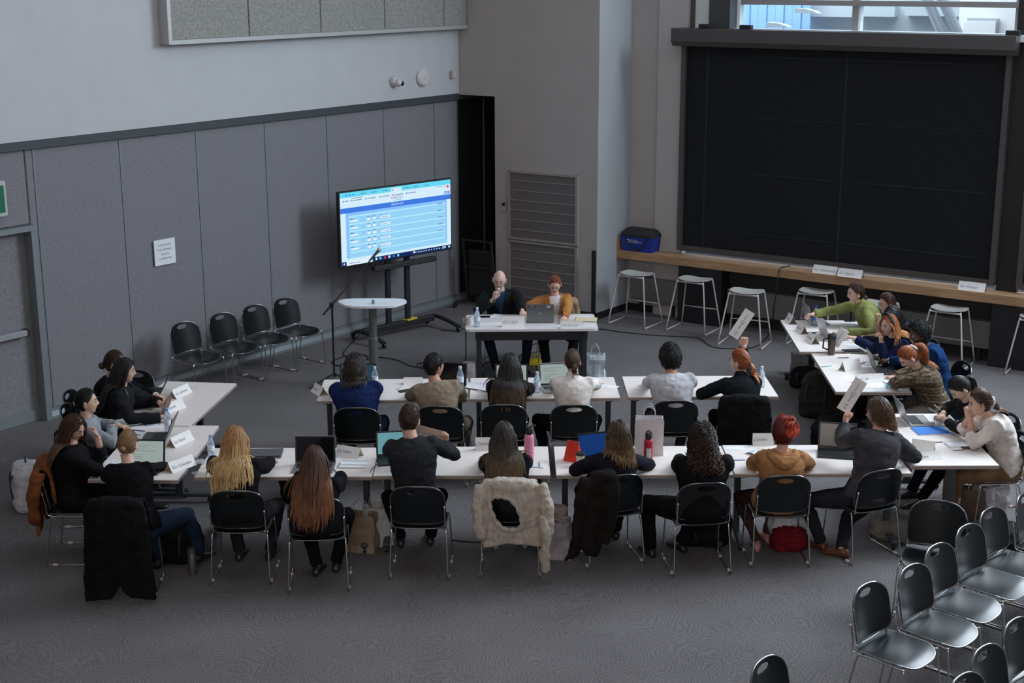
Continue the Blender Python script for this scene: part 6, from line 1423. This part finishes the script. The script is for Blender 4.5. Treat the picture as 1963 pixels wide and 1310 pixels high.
# coats over chairs
def coat_over(key, w, z_b, z_f, col, label, name='coat', matx=None, th=.022, wr=.014, split=True, hole=False, slip=0.0, sleeves=True, shift=0.0, spl=.42):
    c = CH[key]; o = empty(name, c.location.copy(), c.rotation_euler.z, label=label, cat=name); mt = matx or cloth('%s_%.3f_%.3f_%.3f' % (name, *col), col, .3, .6)
    mb = MB(); NU, NV = 16, 22; pth = [(-.150, z_f), (-.165, .62), (-.175, .74), (-.205, .852), (-.262, .880), (-.312, .852), (-.318, .72), (-.315, .55), (-.300, .42), (-.295, (z_b+.42)/2), (-.30, z_b)]
    pv = smooth_path([(0, y, z) for y, z in pth], 3)
    rings = []
    for i in range(NU+1):
        u = -1+2*i/NU; ring = []
        for s in (1, -1):
            for p in (pv if s > 0 else pv[::-1]):
                wz = w*(1+.18*max(0, (.85-p.z)))*(.86+.14*min(1, (.90-p.z)/.12)) ; y = p.y+.045*u*u*(1 if p.z > .45 else .4); zz = p.z-.035*abs(u)**3
                if split and p.y < -.25 and p.z < spl and abs(u) < .2: zz = min(spl, zz+(spl-zz)*(1-abs(u)/.2))
                nrm = -1 if p.y < -.24 else 1
                ring.append(V((shift+u*wz/2+slip*max(0, .85-p.z), y+(-th if s > 0 else th)*.5*(1 if p.y < -.262 else -1), zz+(th*.5 if s > 0 and .8 < p.z else 0))))
        rings.append(ring)
    mb.loft(rings)
    if sleeves:
        for s in (-1, 1): mb.tube(smooth_path([(shift+s*w*.47+slip*.1, -.24, .83), (shift+s*w*.56+slip*.2, -.29, .66), (shift+s*w*.55+slip*.3, -.30, .45), (shift+s*w*.50+slip*.45, -.30, max(z_b+.1, .18))], 4), [.055]*6+[.05]*4+[.045]*3, 10)
    def cut(p): return hole and abs((p.x+.035+(p.z-.62)*.35)/.115)**2.6+abs((p.z-.615)/.145)**2.6 < 1 and p.y < -.24
    link(remesh(mb, name+'_cloth', [mt], .013, 3, wr, 6, cut=cut), 'cloth', o)
    if hole:
        pts = []
        for i in range(36):
            a = 2*pi*i/36; r_ = (abs(cos(a))**2.6+abs(sin(a))**2.6)**(-1/2.6); z = .615+.145*sin(a)*r_; x = .115*cos(a)*r_-.035-(z-.62)*.35
            pts.append((x+.004, -.326+.045*(x/w*2)**2, z))
        MB().tube(pts, [.020+.006*sin(i*2.1) for i in range(36)], 8, closed=True).build('knit_edge', mt, o, smooth=True)
    return o
coat_over('7', .50, .05, .62, (.008, .008, .009), 'long black coat draped over the chair back at the lower left', spl=.17, sleeves=False)
knit = mat('cable_knit_cream', (.46, .40, .345), .95, bump=1.0, bscale=45, var=.22, vscale=34, stretch=(1, 1, .4), spec=.1)
kc = coat_over('11', .50, .33, .66, (.5, .4, .3), 'cream knitted cardigan draped over the chair behind the long dark hair', 'cardigan', knit, hole=True, wr=.015, th=.026, slip=.12, split=False)
sm_ = MB(); sm_.tube(smooth_path([(.27, -.30, .60), (.30, -.33, .42), (.29, -.32, .26), (.30, -.31, .11)], 4), [.062]*5+[.058]*4+[.052]*4, 12, flat=.7); link(remesh(sm_, 'sleeve', [knit], .012, 3, .012, 8), 'hanging_sleeve', kc)
coat_over('12', .25, .16, .66, (.014, .011, .010), 'dark coat slipping off the left of the chair at the red pouch', slip=-.28, shift=-.14, spl=.3)
coat_over('23', .52, .20, .62, (.009, .009, .010), 'black coat draped over the chair of the copper-haired woman', hole=False, sleeves=False)
coat_over('2', .46, .34, .66, (.34, .24, .14), 'tan jacket hanging over the chair at the head table', 'jacket')
coat_over('6', .46, .30, .60, (.16, .055, .022), 'rust brown jacket hanging over the chair at the left tables', 'jacket')
# bags on the floor
def straps(o, w, d, h):
    for s in (-1, 1): MB().tube(smooth_path([(s*w*.2, -d*.25, h*.92), (s*w*.28, -d*.62, h*.7), (s*w*.25, -d*.6, h*.3), (s*w*.2, -d*.45, h*.08)], 4), .016, 6, flat=.35).build('strap', mat('strap_dark', (.02, .02, .025), .8), o, smooth=True)
    MB().tube(smooth_path([(-w*.1, 0, h*.97), (-w*.06, 0, h*1.08), (w*.06, 0, h*1.08), (w*.1, 0, h*.97)], 3), .009, 6).build('handle', MATS['strap_dark'], o, smooth=True)
def pocket(o, w, d, h): 
    straps(o, w, d, h); MB().box((0, d*.42, h*.3), (w*.7, d*.25, h*.4), bev=.03).build('front_pocket', mat('pocket_dark', (.018, .018, .02), .8), o, smooth=40)
B = lump(at(55, 968, 0), (.34, .24, .46), 70, 'light grey and navy backpack on the floor at the far left', (.50, .50, .53), 'backpack', 'backpack', .02, extra=straps)
MB().box((.0, .115, .22), (.16, .03, .34), bev=.012).build('dark_panel', cloth('navy_panel', (.015, .018, .04)), B, smooth=40)
lump(at(338, 1066, 0), (.36, .28, .34), 10, 'black bag on the floor beside the steel flask at the lower left', (.010, .010, .011), 'backpack', 'backpack', .03, extra=straps)
p = at(367, 1098, 0); o = empty('steel_flask', (p.x, p.y, 0), label='brushed steel flask standing on the floor by the black bag', cat='flask')
MB().lathe([(0, 0), (.035, 0), (.036, .18), (.033, .19), (0, .19)], n=20).build('body', mat('brushed_steel', (.30, .28, .27), .35, .9), o, smooth=40); MB().lathe([(0, .188), (.035, .188), (.035, .235), (0, .238)], n=20).build('cap', MATS['brushed_steel'], o, smooth=40)
lump(V((-1.95, 13.2, 0)), (.46, .30, .50), 0, 'black backpack on the floor between the rows behind the open black laptop', (.012, .010, .012), 'backpack', 'backpack', .03, extra=straps)
TOTE = (.30, .22, .15)
paperbag(at(688, 1052, 0), .30, .14, .34, 12, 'tan canvas tote bag with brown handles on the floor by the second table leg', TOTE, crumple=.012, nm='tote_bag')
paperbag(at(716, 1046, 0)+V((.02, .05, 0)), .26, .14, .36, -18, 'crumpled white plastic bag beside the tan tote bag', (.55, .57, .60), crumple=.016, nm='plastic_bag')
paperbag(at(1066, 1072, 0)+V((0, .05, 0)), .24, .17, .34, 6, 'tall grey-white paper bag on the floor right of the cream cardigan', (.46, .42, .44), handles=False, crumple=.016)
paperbag(at(1108, 1056, 0)+V((0, .05, 0)), .22, .16, .22, -20, 'small clear-white plastic bag right of the tall paper bag', (.50, .48, .48), handles=False, crumple=.02, nm='plastic_bag')
lump(at(1066, 1000, .28)+V((0, .02, 0)), (.15, .12, .13), 0, 'crumpled tissue paper sticking out of the tall paper bag', (.50, .40, .38), 'tissue', 'tissue', .02, z=.29)
paperbag(at(1140, 736, 0)+V((0, .05, 0)), .24, .12, .36, 2, 'white plastic bag with upright handles right of the head table', (.56, .62, .68), crumple=.01, nm='plastic_bag')
paperbag(at(899, 742, 0)+V((0, .05, 0)), .16, .10, .30, 2, 'narrow white paper bag left of the head table leg', (.50, .46, .47), handles=False)
lump(at(1352, 1040, 0), (.36, .30, .34), 10, 'black bag under the chair of the curly-haired person', (.010, .010, .011), 'backpack', 'backpack', .03, extra=straps)
p = at(1508, 1052, 0); paperbag(p+V((.0, .10, 0)), .30, .16, .26, -8, 'clear white plastic bag under the chair of the camel coat', (.55, .58, .62), handles=False, crumple=.014, nm='plastic_bag')
lump(p+V((0, -.03, 0)), (.26, .16, .19), 0, 'red and black checked scarf bundled in the bag under the camel coat', (.16, .012, .02), 'scarf', 'scarf', .03, sc_=14)
lump(at(1545, 745, 0), (.34, .26, .24), 20, 'black box bag on the floor right of the middle row', (.012, .012, .013), 'bag', 'bag', .01, extra=straps); paperbag(at(1537, 722, 0), .28, .14, .28, 5, 'grey-white paper bag behind the black box bag at the right column', (.20, .20, .21), handles=False)
lump(at(1572, 800, 0), (.40, .34, .52), 30, 'large dark olive backpack under the right column of tables', (.028, .026, .022), 'backpack', 'backpack', .03, extra=pocket)
lump(at(1600, 862, 0), (.42, .34, .34), -20, 'black backpack on the floor below the dark olive one', (.012, .012, .014), 'backpack', 'backpack', .03, extra=pocket); lump(at(1660, 800, 0), (.40, .30, .38), 10, 'black bag in the shade under the near table of the right column', (.010, .009, .010), 'bag', 'bag', .03)
lump(at(1722, 1032, 0), (.46, .34, .16), 30, 'pale beige blanket crumpled on the floor right of the dark grey suit', (.20, .185, .17), 'blanket', 'blanket', .03)
paperbag(at(1893, 996, 0), .30, .16, .32, -20, 'translucent plastic shopping bag on the floor by the khaki trousers', (.36, .33, .34), crumple=.014, nm='plastic_bag'); paperbag(at(1860, 1000, 0), .22, .12, .30, 20, 'brown paper bag with black handles by the khaki trousers', (.13, .085, .065), crumple=.006)
lump(at(1905, 1075, 0), (.44, .36, .30), 40, 'dark bag with an orange stripe among the foreground chairs', (.016, .015, .017), 'backpack', 'backpack', .03, extra=lambda o, w, d, h: (straps(o, w, d, h), MB().box((-w*.30, -d*.42, h*.6), (.03, .02, h*.5), bev=.004).build('orange_stripe', mat('orange_stripe', (.75, .18, .02), .6), o)))
# power box and cables
p = at(1026, 699, 0); o = empty('power_box', (p.x, p.y, 0), -R(-10), label='yellow floor power box under the head table', cat='power box')
YEL = mat('power_yellow', (.80, .58, .02), .5); MB().box((0, 0, .03), (.30, .14, .06), bev=.01).build('box_body', YEL, o); q = MB().prism([(-.13, .05), (-.13, -.05), (.13, -.05), (.13, .05)], .06, .075).build('top_plate', YEL, o); MB().tube([(-.1, 0, .07), (-.08, 0, .13), (.06, 0, .13), (.08, 0, .07)], .010, 6).build('handle', YEL, o, smooth=True)
tag(MB().box((0, 0, .05), (.06, .05, .10), bev=.01).build('yellow_plug_block', YEL, loc=at(741, 962, 0)), 'small yellow plug block on the floor behind the man in the black shirt', 'plug')
CBL = mat('cable_black', (.010, .010, .011), .5)
def cable(pts, label, r=.007, m=None, lift=None, nm='cable'):
    P = [at(px, py, (lift[i] if lift else 0)) + V((0, 0, r)) for i, (px, py) in enumerate(pts)]
    c = sum((p for p in P), V((0, 0, 0)))/len(P); c.z = 0
    o = MB().tube(smooth_path([p-c for p in P], 6), r, 6).build(nm, m or CBL, loc=c, smooth=True); return tag(o, label, 'cable')
cable([(690, 640), (664, 668), (659, 680), (680, 690), (705, 688), (698, 680), (672, 680), (650, 686), (636, 694), (655, 703), (670, 706)], 'black cable coiled on the carpet under the tall table')
cable([(724, 684), (760, 690), (782, 700), (800, 704), (812, 702), (820, 696), (800, 698), (806, 706), (830, 706)], 'black cable running right from the tall table to the middle row')
cable([(700, 628), (702, 600), (702, 560), (703, 520)], 'thin black cable hanging down behind the screen', .005, lift=[.0, .4, .8, 1.1]) if False else None
cable([(845, 634), (870, 634), (893, 630)], 'black cable on the carpet between the screen stand and the head table')
cable([(893, 618), (893, 650), (892, 690), (880, 708), (868, 716)], 'black cable drooping from the left end of the head table', lift=[.72, .5, .2, .0, 0])
cable([(1145, 632), (1200, 640), (1260, 646), (1330, 650), (1345, 655), (1365, 668), (1400, 672), (1450, 668), (1478, 640)], 'long black cable along the carpet in front of the bar stools')
cable([(1516, 514), (1498, 518), (1493, 530), (1488, 570), (1482, 610), (1478, 640)], 'black cable hanging from the oak counter to the carpet', .008, lift=[.955, .955, .90, .62, .3, 0])
cable([(862, 1036), (900, 1040), (940, 1040), (1000, 1030), (1040, 980), (1080, 972), (1110, 964), (1118, 930), (1126, 915)], 'black cable under the second and third tables of the front row', .006, lift=[0, 0, 0, 0, 0, 0, 0, .3, .7])
cable([(722, 889), (708, 905), (706, 940), (712, 985), (727, 1030)], 'thin dark charging cable hanging off the first table', .003, lift=[.742, .742, .5, .3, 0])
cable([(960, 700), (985, 695), (1000, 680), (1012, 668), (1030, 660), (1040, 672), (1020, 678)], 'tangled black cables under the head table')
cable([(910, 745), (925, 700), (960, 694), (980, 698)], 'black cable along the left leg of the head table')
cable([(1963, 978), (1930, 979), (1900, 981), (1880, 972)], 'orange-red extension cord on the carpet at the right edge', .008, mat('cord_red', (.50, .05, .03), .5))
# cooler bag on the counter
t_, _ = tW(1231, 470, -.17); p = Pc+dW*t_-nW*.19+V((0, 0, zc)); o = empty('cooler_bag', p, rW, label='blue cooler bag with a black zipped top at the left end of the counter', cat='cooler bag')
BL = mat('cooler_blue', (.008, .035, .30), .6, bump=.2, bscale=10); mb = MB(); mb.loft([[V((x*.255*k, y*.135*k, z)) for x, y in ((-1, -1), (1, -1), (1, 1), (-1, 1))] for k, z in ((.92, 0), (.98, .10), (1.04, .22))]); mb.build('tub', BL, o)
mb = MB(); mb.loft([[V((x*.26*k, y*.14*k2, z)) for x, y in ((-1, -1), (1, -1), (1, 1), (-1, 1))] for k, k2, z in ((1.05, 1.05, .215), (1.0, 1.0, .26), (.80, .55, .325), (.72, .3, .335))]); link(remesh(mb, 'top_cover', [mat('cooler_black', (.016, .016, .016), .7)], .012, 3, .006), 'top_cover', o)
MB().tube(smooth_path([(-.17, -.148, .21), (-.14, -.152, .12), (.0, -.150, .03), (.12, -.152, .10), (.17, -.148, .22)], 4), .013, 6, flat=.3, up=(0, 1, 0)).build('strap', MATS['strap_dark'], o)
lt = MB(); lt.tube([(-.135+.022*cos(2*pi*i/14), -.146, .150+.022*sin(2*pi*i/14)) for i in range(14)], .005, 5, closed=True); lt.join(text_mb('COLLEGE', .032, 0, extr=.0005, align='LEFT').xf(Matrix.Translation((-.105, -.1455, .163)) @ Matrix.Rotation(pi/2, 4, 'X'))); lt.join(text_mb('CO-OPERATIVE', .028, 0, extr=.0005, align='LEFT').xf(Matrix.Translation((-.105, -.1435, .137)) @ Matrix.Rotation(pi/2, 4, 'X'))); lt.build('lettering', mat('print_white', (.55, .58, .62), .6), o)
# equipment cart in the dark corner
p = V((-.52, 21.35, 0)); o = empty('equipment_cart', p, rB, label='dark folded equipment cart standing in the dark wall recess', cat='cart')
for x in (-.25, .25):
    MB().tube([(x, .12, .09), (x, .0, 1.02)], .022, 8).build('post', BLACKM, o); MB().tube([(x, -.25, .08), (x, .28, .08)], .02, 8).build('base_rail', BLACKM, o)
    for y in (-.22, .25): MB().lathe([(0, -.014), (.04, -.014), (.042, 0), (.04, .014), (0, .014)], (x, y, .043), 14, Matrix.Rotation(pi/2, 4, 'Y')).build('caster', BLACKM, o)
for z in (1.0, .6): MB().tube([(-.25, .02, z), (.25, .02, z)], .018, 8).build('crossbar', BLACKM, o)
MB().box((0, .1, .5), (.44, .05, .7), bev=.02).build('folded_panel', mat('cart_dark', (.012, .012, .014), .6), o)
